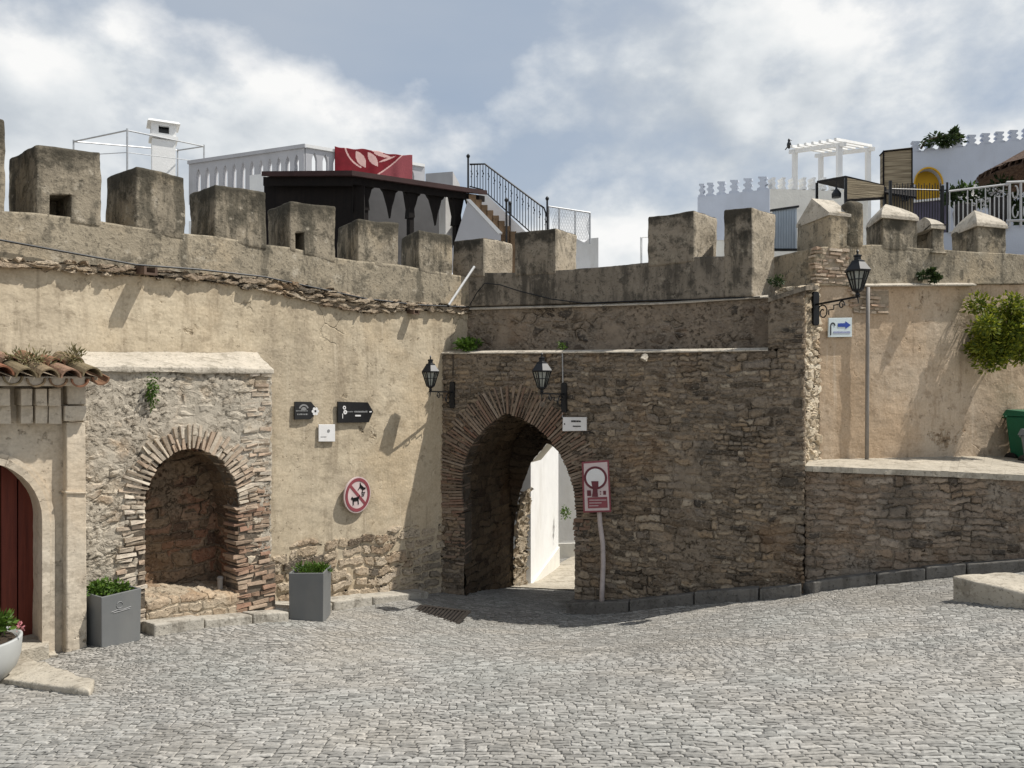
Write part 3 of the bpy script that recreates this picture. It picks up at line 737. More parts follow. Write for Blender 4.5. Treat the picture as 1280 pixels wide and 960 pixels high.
for k, o_, a in ((0, 0, 0), (1, 5, .01), (2, 10, .0)):
    sheet('string_course', M['band'], lw, W1, -140, 588, [(x, y-7+o_*.5) for x, y in ML], [(x, y+3+o_*.7) for x, y in ML], .06+a-k*.006, .2, .018) if k == 1 else None
sheet('string_course', M['band'], lw, W1, 240, 520, [(240, 343), (330, 350), (420, 365), (520, 381)], [(240, 349), (330, 363), (420, 385), (470, 393), (520, 388)], .05, .2, .018)

def merlon(parent, mat, pl, xb, fl, fr, ytl, ytr, ybl, ybr, off, t, side='L', amp=.018, bev=.032, **kw):
    fb, rb = pl.P(fl, ybl, off), pl.P(fr, ybr, off); ft, rt = pl.P(fl, ytl, off), pl.P(fr, ytr, off)
    def back(pt): return pt-pl.n*t
    bl, br, blt, brt = back(fb), back(rb), back(ft), back(rt)
    s = pl.at(pl.s_of(xb, off-t), 0, off-t)
    if side == 'L':
        for v in (bl, blt): v.x, v.y = s.x, s.y
    else:
        for v in (br, brt): v.x, v.y = s.x, s.y
    o = stone_block('merlon', mat, parent, [fb, rb, br, bl, ft, rt, brt, blt], bev=bev, amp=amp, **kw)
    if side == 'R':                       # pale end of the merlon, brightened in colour for the sun on it
        o.data.materials.append(M['para_lit']); k = Vector((rb.y-br.y, br.x-rb.x, 0)).normalized(); k = k if k.dot(pl.t) > 0 else -k
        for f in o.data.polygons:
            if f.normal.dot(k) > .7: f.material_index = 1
    return o
ms = []
for a in ((-95, -62, 7, 138, 148, 272, 272), (10, 45, 127, 181, 189, 272, 285), (132, 170, 232, 207, 221, 289, 301), (237, 268, 333, 229, 240, 299, 313),
          (334, 362, 420, 250, 258, 314, 329), (422, 447, 499, 273, 279, 330, 338), (501, 523, 566, 286, 294, 339, 351)):
    ms.append(merlon(lw, M['merlon'], W1, *a, .02, .72))
def loophole(o, pl, x0, x1, y0, y1, depth, off):
    mb = MB(); p = [pl.P(x0, y0, off+.3), pl.P(x1, y0, off+.3), pl.P(x1, y1, off+.3), pl.P(x0, y1, off+.3)]
    mb.prism(p, -pl.n*(.3+depth)); c = mb.build('cut', M['para'], lw)
    md = o.modifiers.new('b', 'BOOLEAN'); md.object = c; md.operation = 'DIFFERENCE'; md.solver = 'EXACT'
    bpy.context.view_layer.update()
    me = bpy.data.meshes.new_from_object(o.evaluated_get(bpy.context.evaluated_depsgraph_get()))
    o.modifiers.clear(); o.data = me; bpy.data.objects.remove(c)
loophole(ms[1], W1, 75, 103, 237, 275, .45, .02); loophole(ms[4], W1, 386, 397, 287, 316, .4, .02)

def spout(pl, px, py, L, w, h, label, mat='spout', tilt=-.04, off=0., nm='water_spout'):
    p = pl.P(px, py, off-.1); q = p+pl.n*(L+.1)+Vector((0, 0, tilt)); x = pl.t*w/2; z = Vector((0, 0, h))
    mb = MB(); mb.mi = 0
    mb.prism([p-x, p+x, p+x+z*.28, p-x+z*.28], q-p)
    for s in (-1, 1): mb.prism([p+x*s*.98+z*.27, p+x*s*.62+z*.27, p+x*s*.62+z, p+x*s*.98+z], q-p)
    return mb.build(nm, M[mat], label=label, cat='water spout')
spout(W1, 171, 343, .26, .14, .085, 'dark wooden water spout jutting from the left rampart under the second merlon')
spout(W1, 506, 391, .16, .11, .06, 'short dark water spout in the rampart near the corner above the gate')

def cable(pts, r, label, mat='black', nm='cable'):
    return MB().tube(pts, r, 5).build(nm, M[mat], label=label, cat='cable')
cable([W1.P(x, y, .07) for x, y in ((-140, 278), (-40, 292), (0, 300), (60, 311), (110, 320), (170, 331), (250, 337), (330, 346), (400, 361), (455, 373), (520, 381), (588, 384))], .011, 'thin black cable sagging along the string course of the left rampart')
cable([W2.P(x, y, .05) for x, y in ((587, 382), (596, 366), (606, 354), (625, 356), (650, 364), (690, 374), (730, 379), (800, 376), (880, 374), (950, 371))], .008, 'thin black cable looping across the dark parapet above the gate')
MB().tube([W1.P(561, 381, .09), W2.P(593, 333, .12)], .018, 6).build('rod', M['white'], label='pale rod leaning against the parapet in the corner above the gate', cat='rod')

# ------------------------------------------------------------------ rampart behind the gate block
uw = thing('rampart_wall', 'shaded rampart above the gate with broad dark merlons', 'wall', W2.P(760, 440))
L1 = [(560, 387), (585, 386), (700, 383), (830, 379), (960, 371)]
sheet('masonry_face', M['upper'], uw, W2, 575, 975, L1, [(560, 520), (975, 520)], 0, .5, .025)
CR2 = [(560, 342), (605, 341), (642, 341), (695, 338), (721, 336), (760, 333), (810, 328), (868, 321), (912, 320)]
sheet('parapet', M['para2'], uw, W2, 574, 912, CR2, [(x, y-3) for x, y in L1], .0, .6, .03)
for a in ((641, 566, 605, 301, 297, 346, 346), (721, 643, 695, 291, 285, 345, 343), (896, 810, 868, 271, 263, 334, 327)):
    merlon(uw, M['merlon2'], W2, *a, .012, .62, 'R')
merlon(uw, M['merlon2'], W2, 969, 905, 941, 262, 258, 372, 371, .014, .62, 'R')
def coping(name, mat, parent, pts, n, w, h, up=.0):
    """a sloping mortar ledge: pts run along the wall face"""
    mb = MB(); P3 = [Vector(p) for p in pts]; n = Vector(n)
    for a, b in zip(P3, P3[1:]):
        k = max(1, int((b-a).length/.22))
        for i in range(k):
            p, q = a+(b-a)*i/k, a+(b-a)*(i+1)/k; j1, j2 = random.uniform(.85, 1.1), random.uniform(.85, 1.1)
            A = [p-n*.05+Vector((0, 0, h)), p+n*w*j1+Vector((0, 0, -.004)), p+n*w*j1*.95-Vector((0, 0, .02)), p-n*.05-Vector((0, 0, .02))]
            B = [q-n*.05+Vector((0, 0, h)), q+n*w*j2+Vector((0, 0, -.004)), q+n*w*j2*.95-Vector((0, 0, .02)), q-n*.05-Vector((0, 0, .02))]
            mb.add(A+B, [(0, 1, 2, 3), (7, 6, 5, 4), (0, 4, 5, 1), (1, 5, 6, 2), (2, 6, 7, 3), (3, 7, 4, 0)])
    return mb.build(name, mat, parent)
coping('ledge', M['pale_cap'], uw, [W2.P(x, y, .0) for x, y in L1[1:]], W2.n, .05, .03)

# ------------------------------------------------------------------ gate block
gt = thing('town_gate', 'shaded rubble gate block with pointed brick arch and narrow tower at its right end', 'gate', W2.P(650, 755, GO))
inner = [(580, 765), (580, 700), (579, 640), (577, 605), (579, 585), (585, 564), (596, 546), (611, 531), (632, 516), (652, 523), (670, 534), (687, 550), (701, 571), (711, 593), (717, 615), (720, 650), (719, 700), (718, 775)]
hole = [(580, 800), (580, 680), (574, 655), (570, 610), (573, 575), (590, 541), (632, 507), (665, 519), (695, 541), (712, 571), (724, 605), (727, 650), (719, 675), (718, 800)]
L2 = [(545, 441), (700, 440), (830, 439), (960, 437)]; L2T = L2+[(1006, 436)]
sheet('masonry_face', M['gate'], gt, W2, 550, 1005, L2T, [(545, 800), (1010, 800)], GO, 1.0, .022, hole, back=False)
arch = [p for p in inner if p[1] <= 655]
arch_ring('brick_arch', [M['brick_dk'], M['mortar_dk']], gt, W2, arch, .45, GO+.025, .3, .043, .88, 1.08)
courses('brick_jamb', [M['brick_dk'], M['mortar_dk']], gt, W2, 556, 581, 640, 705, GO+.012, .25, .05, .34, .05)
courses('brick_jamb', [M['brick_dk'], M['mortar_dk']], gt, W2, 719, 738, 650, 690, GO+.012, .25, .05, .34, .05)
coping('ledge', M['pale_cap'], gt, [W2.P(x, y, GO) for x, y in L2], W2.n, .035, .03)

def reveal(name, mat, parent, pl, prof_px, off, depth, direction, step=.07, nd=None, **kw):
    pts = resample([pl.sz(x, y, off) for x, y in prof_px], step); d = Vector((*direction, 0)).normalized(); nd = nd or max(2, int(depth/step))
    mb = MB(); m = len(pts)
    for k in range(nd+1):
        for p in pts: mb.v.append(tuple(pl.at(p.x, p.y, off)+d*depth*k/nd))
    for k in range(nd):
        for i in range(m-1):
            a = k*m+i; mb.f.append((a, a+1, a+m+1, a+m)); mb.m.append(0)
    return mb.build(name, mat, parent, smooth=True, fix=False, **kw)
def outer_shell(name, mat, parent, pl, prof_px, off, depth, direction, grow):
    """thickness behind a reveal so that no light leaks through it"""
    pts = resample([pl.sz(x, y, off) for x, y in prof_px], .12); c = Vector((sum(p.x for p in pts)/len(pts), sum(p.y for p in pts)/len(pts)))
    d = Vector((*direction, 0)).normalized(); mb = MB(); m = len(pts)
    for k in (0.03, 1.):
        for p in pts:
            q = p+(p-c).normalized()*grow; mb.v.append(tuple(pl.at(q.x, q.y, off)+d*depth*k))
    for i in range(m-1): mb.f.append((i, i+1, i+m+1, i+m)); mb.m.append(0)
    return mb.build(name, mat, parent, fix=False)
axis = (.375, .927)
rv_in = [(582, 800)]+[(x+1, y+1) for x, y in inner[1:-1]]+[(718, 800)]
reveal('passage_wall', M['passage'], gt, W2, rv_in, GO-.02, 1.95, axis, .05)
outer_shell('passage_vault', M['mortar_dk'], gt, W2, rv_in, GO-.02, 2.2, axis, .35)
# inner arch at the far end of the passage
WI = W2.sh(GO-1.9)
ih = [(642, 800), (642, 700), (643, 655), (650, 615), (664, 578), (685, 553), (707, 572), (722, 600), (733, 640), (738, 700), (738, 800)]
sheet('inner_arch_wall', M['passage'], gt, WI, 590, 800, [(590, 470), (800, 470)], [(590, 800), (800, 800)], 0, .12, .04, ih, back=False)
reveal('inner_reveal', M['white_y'], gt, WI, [q for q in ih if q[1] < 612], -.05, .5, axis, .05)
reveal('inner_jamb', M['stub'], gt, WI, [(642, 800), (641.5, 700), (643, 655), (650, 614)], -.05, .62, axis, .03, label='sunlit rough stone jamb at the far end of the passage')
# rough stone end of the left side, in the open behind the gate
ps = WI.P(642, 700); WS = Plane(0, 1, axis, (ps.x+.375*.6-.02, ps.y+.927*.6))


# pale paving of the lane behind the gate
xs_ = np.linspace(0, 1, 40); V = []
for k in range(40):
    for q in np.linspace(-.6, 4.2, 40):
        b_ = W2.at(W2.s_of(600), 0, GO-1.75)+Vector((*axis, 0))*(k*.2)+W2.t*q; V.append((b_.x, b_.y, g1(b_.x, b_.y)+.016))
tag(np_mesh('pavement', np.array(V), 40, 40, M['slab']), 'pale worn paving of the lane behind the gate', kind='structure')

# white houses in the lane behind the gate
def lane_house(pl, x0, x1, ztop, label, mat, depth):
    b = thing('white_house', label, 'house', pl.P(x0, 740))
    mb = MB(); a0, a1 = pl.s_of(x0), pl.s_of(x1); z0 = -4
    mb.prism([pl.at(a0, z0), pl.at(a1, z0), pl.at(a1, ztop), pl.at(a0, ztop)], -pl.n*depth)
    mb.build('wall', M[mat], b)
    m3 = MB(); zg = g1(*pl.at((a0+a1)/2, 0).xy)+.28; m3.prism([pl.at(a0, z0, .03), pl.at(a1, z0, .03), pl.at(a1, zg, .03), pl.at(a0, zg-.05, .03)], -pl.n*.1); m3.build('plinth', M['white_y'], b)
    m2 = MB(); m2.prism([pl.at(a0, ztop, .05), pl.at(a1, ztop, .05), pl.at(a1, ztop+.12, .05), pl.at(a0, ztop+.12, .05)], -pl.n*(depth+.1)); m2.build('parapet', M[mat], b)
    return b
e = WS.P(663, 700); HA = Plane(0, 1, (.225, .974), (e.x, e.y+.05))
lane_house(HA, 663.5, 698, 2.4, 'sunlit whitewashed house wall seen through the gate arch', 'white', 2.5)
HB = Plane(698, 18.2, (.995, .1)); lane_house(HB, 696, 900, 1.9, 'shaded white house closing the lane behind the gate', 'white', 3)
leaves('potted_shrub', M['lf_fresh'], None, D(707, 641, 16.5), (.09, .09, .14), 90, .07, .3, label='small green shrub on the white wall seen through the gate', cat='shrub')

# ------------------------------------------------------------------ corner tower
sheet('tower_face', M['gate'], gt, W2, 961, 1005, [(960, 373), (1005, 358)], [(960, 437.5), (1006, 436.5)], GO+.001, .5, .022)
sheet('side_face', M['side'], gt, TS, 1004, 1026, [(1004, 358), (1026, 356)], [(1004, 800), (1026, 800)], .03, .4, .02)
m = MB(); c_ = [W2.P(960, 372, GO+.03), W2.P(1007, 357, GO+.03), TS.P(1024, 356, .03), W3.P(1015, 357, -1.0), W2.P(968, 371, -.3)]
m.prism([p+Vector((0, 0, .0)) for p in c_], (0, 0, -.06)); m.build('top_slab', M['para2'], gt)

# ------------------------------------------------------------------ right plastered wall
rw = thing('rampart_wall', 'ochre plastered wall on the right with small capped merlons', 'wall', W3.P(1150, 585))
RL = [(1010, 357), (1070, 357), (1180, 356), (1400, 353), (1560, 351)]
sheet('plaster_face', M['plaster_r'], rw, W3, 1023, 1560, RL, [(1010, 650), (1560, 650)], 0, .7, .03)
RC = [(1018, 309), (1060, 307), (1082, 306), (1103, 306), (1148, 310), (1180, 312), (1222, 315), (1262, 317), (1560, 340)]
sheet('parapet', M['para'], rw, W3, 1020, 1560, RC, RL, .03, .9, .025)
courses('brick_patch', [M['brick'], M['mortar']], rw, W3, 1021, 1062, 309, 355, .045, .1, .05, .35, .05)
courses('brick_patch', [M['brick'], M['mortar']], rw, W3, 1068, 1112, 360, 392, .03, .1, .05, .35, .2)
coping('ledge', M['pale_cap'], rw, [W3.P(x, y, .03) for x, y in ((1062, 357), (1180, 356), (1215, 356))], W3.n, .07, .05)
def capped(xb, fl, fr, eave, yb0, yb1, apex, t=.7, mat='merlon'):
    o = merlon(rw, M[mat], W3, xb, fl, fr, eave, eave, yb0, yb1, .035, t)
    off = .06; A = W3.P(fl-1, eave+1, off); B = W3.P(fr+1, eave+1, off); C = B-W3.n*(t+.05); s = W3.at(W3.s_of(xb-1, off-t-.05), A.z, off-t-.05)
    C.z = A.z = B.z = (A.z+B.z)/2; s.z = A.z; top = (A+B+C+s)/4; top.z = W3.P((fl+fr)/2, apex, -t/2).z
    mb = MB(); ring = [A, B, C, s]; n = 5; rows = []
    for k in range(n+1):
        f = k/n; w = 1-f**1.5
        rows.append([Vector((top.x+(r.x-top.x)*w, top.y+(r.y-top.y)*w, A.z+(top.z-A.z)*f)) for r in ring])
    low = [r-Vector((0, 0, .045)) for r in ring]; vs = low+[v for r in rows for v in r]
    fs = [(3, 2, 1, 0)]
    for k in range(n+1):
        for i in range(4): fs.append((k*4+i, k*4+(i+1) % 4, (k+1)*4+(i+1) % 4, (k+1)*4+i))
    mb.add(vs, fs).build('cap', M['pale_cap'], o)
merlon(rw, M['para'], W3, 996, 1037, 1060, 264, 266, 314, 312, .036, .8)
mb = MB(); off = .05; A = W3.P(1036, 265, off); t_ = .84
bk = W3.at(W3.s_of(995, off-t_), A.z, off-t_); rg = (A+bk)/2; rg.z = W3.P(1018, 249, -.4).z
ln = W3.t*(W3.s_of(1062)-W3.s_of(1037)+.04)
mb.prism([A-Vector((0, 0, .04)), A, rg, bk, bk-Vector((0, 0, .04))], ln); mb.build('merlon_gable', M['pale_cap'], rw)
merlon(rw, M['merlon'], W3, 1040, 1058, 1082, 249, 252, 312, 311, .04, .6, bev=.09)
capped(1083, 1103, 1148, 269, 312, 316, 258); capped(1149, 1165, 1181, 281, 316, 317, 274); capped(1190, 1222, 1259, 279, 321, 322, 266)
capped(1320, 1345, 1390, 285, 330, 333, 270); capped(1440, 1462, 1510, 292, 336, 338, 276)

# ------------------------------------------------------------------ retaining wall and terrace
rt = thing('retaining_wall', 'low coursed rubble retaining wall with a pale stone top on the right', 'wall', W4.P(1140, 725))
T4 = [(1000, 585), (1180, 592), (1560, 612)]
sheet('masonry_face', M['low'], rt, W4, 1007, 1560, T4, [(1000, 800), (1560, 800)], 0, .5, .022)
mb = MB(); rows = []
for i in range(56):
    x = 1006+i*10; f = W4.P(x, interp(T4, x)-3, .045+random.uniform(-.015, .015)); bq = W3.at(W3.s_of(x+6, -.05), f.z+.02, -.05)
    rows.append((f, (f*2+bq)/3, (f+bq*2)/3, bq))
for a, b in zip(rows, rows[1:]):
    for k in range(3):
        mb.add([a[k], b[k], b[k+1], a[k+1]], [(0, 1, 2, 3)])
    mb.add([a[0], b[0], b[0]-Vector((0, 0, .07)), a[0]-Vector((0, 0, .07))], [(3, 2, 1, 0)])
    mb.add([a[0]-Vector((0, 0, .07)), b[0]-Vector((0, 0, .07)), b[0]-Vector((0, 0, .07))-W4.n*.2, a[0]-Vector((0, 0, .07))-W4.n*.2], [(3, 2, 1, 0)])
mb.build('stone_top', M['slab'], rt)
MB().tube([W3.P(1085, 359, .09), W3.P(1084.5, 420, .09), W3.P(1084, 500, .09), W3.P(1083.5, 579, .09)], .026, 10).build('drainpipe', M['pipe'], label='thin grey drainpipe running down the ochre wall beside the blue arrow sign', cat='pipe', smooth=True)

# stone step on the right
p = ghit(1190, 751); q = ghit(1330, 765); d = (q-p).normalized(); nb = Vector((-d.y, d.x, 0))
A = p; B = q; C = q+nb*.75; E = p+nb*.68+d*.12
z = [g1(v.x, v.y) for v in (A, B, C, E)]
stone_block('stone_step', M['slab'], None, [Vector((v.x, v.y, zz-.1)) for v, zz in zip((A, B, C, E), z)]+[Vector((v.x, v.y, max(z[0], z[1])+.085)) for v in (A, B, C, E)], cuts=6, bev=.025, amp=.02,
            label='low worn stone step standing on the setts by the retaining wall', cat='step')

# ------------------------------------------------------------------ niche block
nb_ = thing('wall_niche', 'grey rubble block with a round brick arched niche on the left rampart', 'niche', W1.P(240, 780, NO))
nin = [(181, 800), (181, 690), (181, 640), (183, 618), (190, 597), (202, 578), (220, 565), (241, 560), (262, 565), (279, 577), (291, 595), (298, 618), (300, 640), (300, 690), (300, 800)]
nhole = [(172, 850), (172, 640), (178, 600), (196, 568), (241, 551), (285, 566), (303, 592), (309, 640), (309, 850)]
sheet('masonry_face', M['niche'], nb_, W1, 105, 339, [(105, 459), (345, 462)], [(105, 850), (345, 850)], NO, NO-.03, .018, nhole, back=False)
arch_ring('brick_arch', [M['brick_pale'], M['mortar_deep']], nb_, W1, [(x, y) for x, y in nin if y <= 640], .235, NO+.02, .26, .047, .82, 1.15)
courses('brick_jamb', [M['brick_pale'], M['mortar_deep']], nb_, W1, 157, 182, 632, 800, NO+.015, .26, .052, .36, .12)
courses('brick_pier', [M['brick_mid'], M['mortar_deep']], nb_, W1, 299, 338, 615, 712, NO+.012, .26, .05, .34, .07)
courses('brick_pier', [M['brick_mid'], M['mortar_deep']], nb_, W1, 298, 345, 712, 800, NO+.03, .3, .05, .34, .03)
courses('brick_quoin', [M['brick_pale'], M['mortar']], nb_, W1, 320, 339, 463, 615, NO+.012, .2, .056, .38, .22)
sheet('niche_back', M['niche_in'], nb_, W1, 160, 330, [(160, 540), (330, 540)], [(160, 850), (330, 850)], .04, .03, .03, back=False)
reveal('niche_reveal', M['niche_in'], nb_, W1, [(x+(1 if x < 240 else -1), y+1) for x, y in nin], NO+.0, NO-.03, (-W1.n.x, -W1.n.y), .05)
f0, f1 = W1.P(183, 775, NO+.02), W1.P(299, 765, NO+.02); b0, b1 = f0-W1.n*(NO-.05), f1-W1.n*(NO-.05)
zt = [W1.P(183, 750, NO).z, W1.P(299, 741, NO).z]
stone_block('niche_bench', M['bench'], nb_, [Vector((v.x, v.y, -2.2)) for v in (f0, f1, b1, b0)]+[Vector((f0.x, f0.y, zt[0])), Vector((f1.x, f1.y, zt[1])), Vector((b1.x, b1.y, zt[1]+.05)), Vector((b0.x, b0.y, zt[0]+.05))], cuts=4, bev=.03, amp=.014, freq=4)
mb = MB(); tp = [W1.P(96, 439, .0), W1.P(150, 438, .0), W1.P(240, 439, .0), W1.P(322, 440, .0), W1.P(343, 461, NO+.03), W1.P(260, 459, NO+.05), W1.P(180, 458, NO+.04), W1.P(105, 457, NO+.04)]
q_ = [tp[7], tp[4], tp[3], tp[0]]; stone_block('coping', M['pale_cap'], nb_, [v-Vector((0, 0, .06)) for v in q_]+q_, cuts=5, bev=.012, amp=.022, freq=3)
p = W1.P(275, 742, .44); p.z = zt[1]+.02
MB().lathe(p, [(.03, 0), (.03, .13), (.036, .135), (.036, .15), (.02, .165)], 10).build('pipe_stub', M['pipe'], label='short grey pipe standing on the bench inside the niche', cat='pipe')
weed = leaves('wall_weed', M['lf_fresh'], None, W1.P(190, 487, NO+.06), (.055, .05, .2), 170, .04, .1, 1.2, seed=3, label='small green weed hanging from the grey niche block', cat='weed')

# ------------------------------------------------------------------ portal at the far left
po = thing('portal', 'tan rendered doorway with tiled hood and stepped corbels at the left edge', 'portal', W1.P(20, 825, PO))
def arc(cx, cy, r, a0, a1, n=18): return [(cx+r*math.cos(R(a0+(a1-a0)*i/n)), cy-r*math.sin(R(a0+(a1-a0)*i/n))) for i in range(n+1)]
ph = [(53, 900)]+arc(-18, 650, 71, 0, 180)+[(-89, 900)]
sheet('wall', M['portal'], po, W1, -135, 86, [(-140, 478), (90, 480)], [(-140, 920), (90, 880)], PO, PO-.05, .03, ph, back=False)
reveal('door_reveal', M['portal'], po, W1, ph, PO, .28, (-W1.n.x, -W1.n.y), .05)
def band(name, mat, r0, r1, off, th):
    o = [(-18+r1, 870)]+arc(-18, 650, r1, 0, 180)+[(-18-r1, 870)]; i = [(-18+r0, 870)]+arc(-18, 650, r0, 0, 180)+[(-18-r0, 870)]
    mb = MB()
    for a in range(len(o)-1):
        mb.pp(W1, [i[a], o[a], o[a+1], i[a+1]], th, off)
    return mb.build(name, mat, po)
band('arch_moulding', M['portal'], 71, 80, PO+.045, .1); band('arch_moulding', M['portal'], 80, 86, PO+.025, .08)
mb = MB(); s0, s1 = W1.s_of(-92, PO-.26), W1.s_of(58, PO-.26); k = 0; a = s0
zt0 = W1.P(-18, 570, PO-.26).z
while a < s1:
    w = .135; mb.prism([W1.at(a, -2.0, PO-.26), W1.at(a+w-.012, -2.0, PO-.26), W1.at(a+w-.012, zt0, PO-.26), W1.at(a, zt0, PO-.26)], -W1.n*.05); a += w
dr = mb.build('door', M['door'], po)
stone_block('door_sill', M['slab'], po, [W1.P(x, 850, o) for x, o in ((-95, PO+.14), (62, PO+.14), (62, PO-.3), (-95, PO-.3))]+[Vector((W1.P(x, 700, o).x, W1.P(x, 700, o).y, W1.P(40, 803, PO).z)) for x, o in ((-95, PO+.14), (62, PO+.14), (62, PO-.3), (-95, PO-.3))], bev=.015, amp=.006)
def boxpl(name, mat, parent, pl, x0, x1, y0, y1, off, th, bev=.012):
    mb = MB().pp(pl, [(x0, y1), (x1, y1), (x1, y0), (x0, y0)], th, off); o = mb.build(name, mat, parent)
    md = o.modifiers.new('bevel', 'BEVEL'); md.width = bev; md.segments = 2; return o
boxpl('pilaster', M['portal'], po, W1, 83, 109, 527, 850, PO+.1, .5); boxpl('pilaster', M['portal'], po, W1, 84, 108, 480, 506, PO+.1, .5)
boxpl('pilaster_capital', M['portal'], po, W1, 81, 109, 507, 527, PO+.16, .55); boxpl('pilaster_band', M['portal'], po, W1, 82, 109.5, 614, 617, PO+.115, .3, .004)
boxpl('cornice', M['portal'], po, W1, -140, 107, 470, 483, PO+.3, .8)
for xc in (-105, -85, -65, -45, -28, -11, 6, 34, 52, 69):
    o = boxpl('corbel', M['portal'], po, W1, xc-8, xc+8, 485, 508, PO+.2, .25); mb = MB().pp(W1, [(xc-8, 530), (xc+8, 530), (xc+8, 507), (xc-8, 507)], .2, PO+.13); mb.build('corbel_step', M['portal'], o)
mb = MB(); nd = W1.n
def tile(mb, p, q, r0, r1, up=True, n=8, th=.014):
    t = W1.t; d = (q-p).normalized(); u = t.cross(d).normalized(); u = u if u.z > 0 else -u; sg = 1 if up else -1; vs = []
    for P_, r in ((p, r0), (q, r1)):
        for rr in (r, r-th):
            for k in range(n+1):
                a = math.pi*k/n; vs.append(P_+t*math.cos(a)*rr+u*math.sin(a)*rr*sg)
    m_ = n+1; fs = []
    for k in range(n): fs += [(k, k+1, 2*m_+k+1, 2*m_+k), (m_+k+1, m_+k, 3*m_+k, 3*m_+k+1), (k+1, k, m_+k, m_+k+1), (2*m_+k, 2*m_+k+1, 3*m_+k+1, 3*m_+k)]
    fs += [(0, 2*m_, 3*m_, m_), (n, m_+n, 3*m_+n, 2*m_+n)]
    mb.add(vs, fs)
a = W1.s_of(-140, PO); 
while a < W1.s_of(104, PO):
    j = random.uniform(-.025, .025); zt_ = W1.P(60, 453, .45).z+random.uniform(-.02, .02); zb_ = W1.P(60, 471, PO+.36).z+random.uniform(-.012, .012)
    top = W1.at(a+j, zt_+.03, PO-.45); mid = W1.at(a+j*.5, (zt_+zb_)/2+.035, PO-.04); low = W1.at(a, zb_, PO+.36)
    tile(mb, top, mid, .068, .08); tile(mb, mid-Vector((0, 0, .02))-nd*.06, low, .07, .084)
    tile(mb, W1.at(a+.085, zt_, PO-.45), W1.at(a+.085, zb_-.01, PO+.33), .07, .075, False); a += .172
mb.build('roof_tiles', M['terra'], po)
mb = MB(); mb.prism([W1.at(W1.s_of(x, PO), W1.P(60, y, PO).z, o) for x, y, o in ((-140, 471, PO+.28), (108, 471, PO+.28), (108, 452, PO-.8), (-140, 452, PO-.8))], (0, 0, -.03)); mb.build('roof_bed', M['mortar'], po)
for x, y, r, n, s_, lb in ((36, 449, (.28, .08, .09), 240, 5, 'dry weeds growing over the terracotta tiles of the portal'), (92, 446, (.1, .07, .1), 110, 6, 'dry tuft at the right end of the tiled hood')):
    leaves('dry_weed', M['lf_dry'], None, W1.P(x, y, PO+.05), r, n, .06, .2, -.6, seed=s_, aspect=.22, label=lb, cat='weed')

# flat worn stone in front of the portal
def slab_px(pts, h, label, mat='slab', nm='paving_slab', amp=.018):
    P_ = [ghit(*p) for p in pts]; return stone_block(nm, M[mat], None, [Vector((p.x, p.y, g1(p.x, p.y)-.12)) for p in P_]+[Vector((p.x, p.y, g1(p.x, p.y)+h)) for p in P_], cuts=6, bev=.02, amp=amp, freq=4, label=label, cat='paving slab')
slab_px([(-14, 853), (112, 871), (117, 857), (24, 824)], .045, 'broken pale paving slab running from under the white bowl')
slab_px([(-20, 826), (74, 822), (66, 812), (-20, 811)], .03, 'worn pale slab before the red door')
# ------------------------------------------------------------------ wall lanterns
def make_lantern(name, label):
    """plate centre at the origin, arm along -y"""
    r = thing(name, label, 'lantern', group='black wrought iron wall lanterns')
    mb = MB(); mb.box((0, -.02, -.2), .085, .04, .40); mb.box((0, -.022, -.215), .06, .03, .43); mb.build('wall_plate', M['black'], r, local=True)
    mb = MB(); mb.bar((0, -.03, .05), (0, -.80, .07), .022, .022)
    # scrolls under the arm
    def spiral(cy, cz, r0, r1, turns, a0, n=22): return [(0, cy+(r0+(r1-r0)*i/n)*math.cos(a0+turns*2*math.pi*i/n), cz+(r0+(r1-r0)*i/n)*math.sin(a0+turns*2*math.pi*i/n)) for i in range(n+1)]
    mb.tube(spiral(-.16, -.06, .10, .03, 1.25, .6), .009, 5); mb.tube(spiral(-.50, -.0, .055, .018, -1.2, 3.4), .008, 5)
    mb.tube([(0, -.27, -.1), (0, -.27, -.04), (0, -.36, -.04), (0, -.36, .01), (0, -.44, .01)], .008, 5)
    mb.tube([(0, -.77, .07), (0, -.78, .03), (0, -.785, -.01)], .01, 5, .004)
    mb.build('arm', M['black'], r, local=True)
    c = Vector((0, -.77, .09)); K_ = .84; hexp = lambda rad, z: [(c.x+rad*math.cos(R(60*k+30)), c.y+rad*math.sin(R(60*k+30)), c.z+z*K_) for k in range(6)]
    mb = MB(); a, b, t = hexp(.055, .07), hexp(.125, .33), hexp(.128, .35)
    for k in range(6):
        mb.bar(a[k], b[k], .014); mb.bar(b[k], b[(k+1) % 6], .018); mb.bar(a[k], a[(k+1) % 6], .016)
        m1, m2 = [tuple(Vector(a[i]).lerp(Vector(b[i]), .55)) for i in (k, (k+1) % 6)]; mb.bar(m1, m2, .009)
        mb.bar(tuple((Vector(a[k])+Vector(a[(k+1) % 6]))/2), tuple((Vector(b[k])+Vector(b[(k+1) % 6]))/2), .008)
    mb.lathe(c, [(r_*.98, z_*K_) for r_, z_ in ((.012, -.02), (.03, .0), (.022, .03), (.055, .055), (.062, .075))], 6)
    cage = mb.build('lantern_cage', M['black'], r, local=True)
    mb = MB(); g1_, g2_ = hexp(.05, .07), hexp(.118, .33); vs = g1_+g2_; mb.add(vs, [(k, (k+1) % 6, 6+(k+1) % 6, 6+k) for k in range(6)])
    mb.build('glass', M['glass'], r, local=True)
    mb = MB(); mb.lathe(c, [(r_*.98, z_*K_) for r_, z_ in ((.152, .325), (.155, .345), (.085, .455), (.08, .475), (.045, .49), (.04, .53), (.05, .54), (.05, .555), (.012, .57), (.012, .60), (.02, .61), (.004, .635))], 6)
    mb.build('lantern_roof', M['black'], r, local=True)
    return r
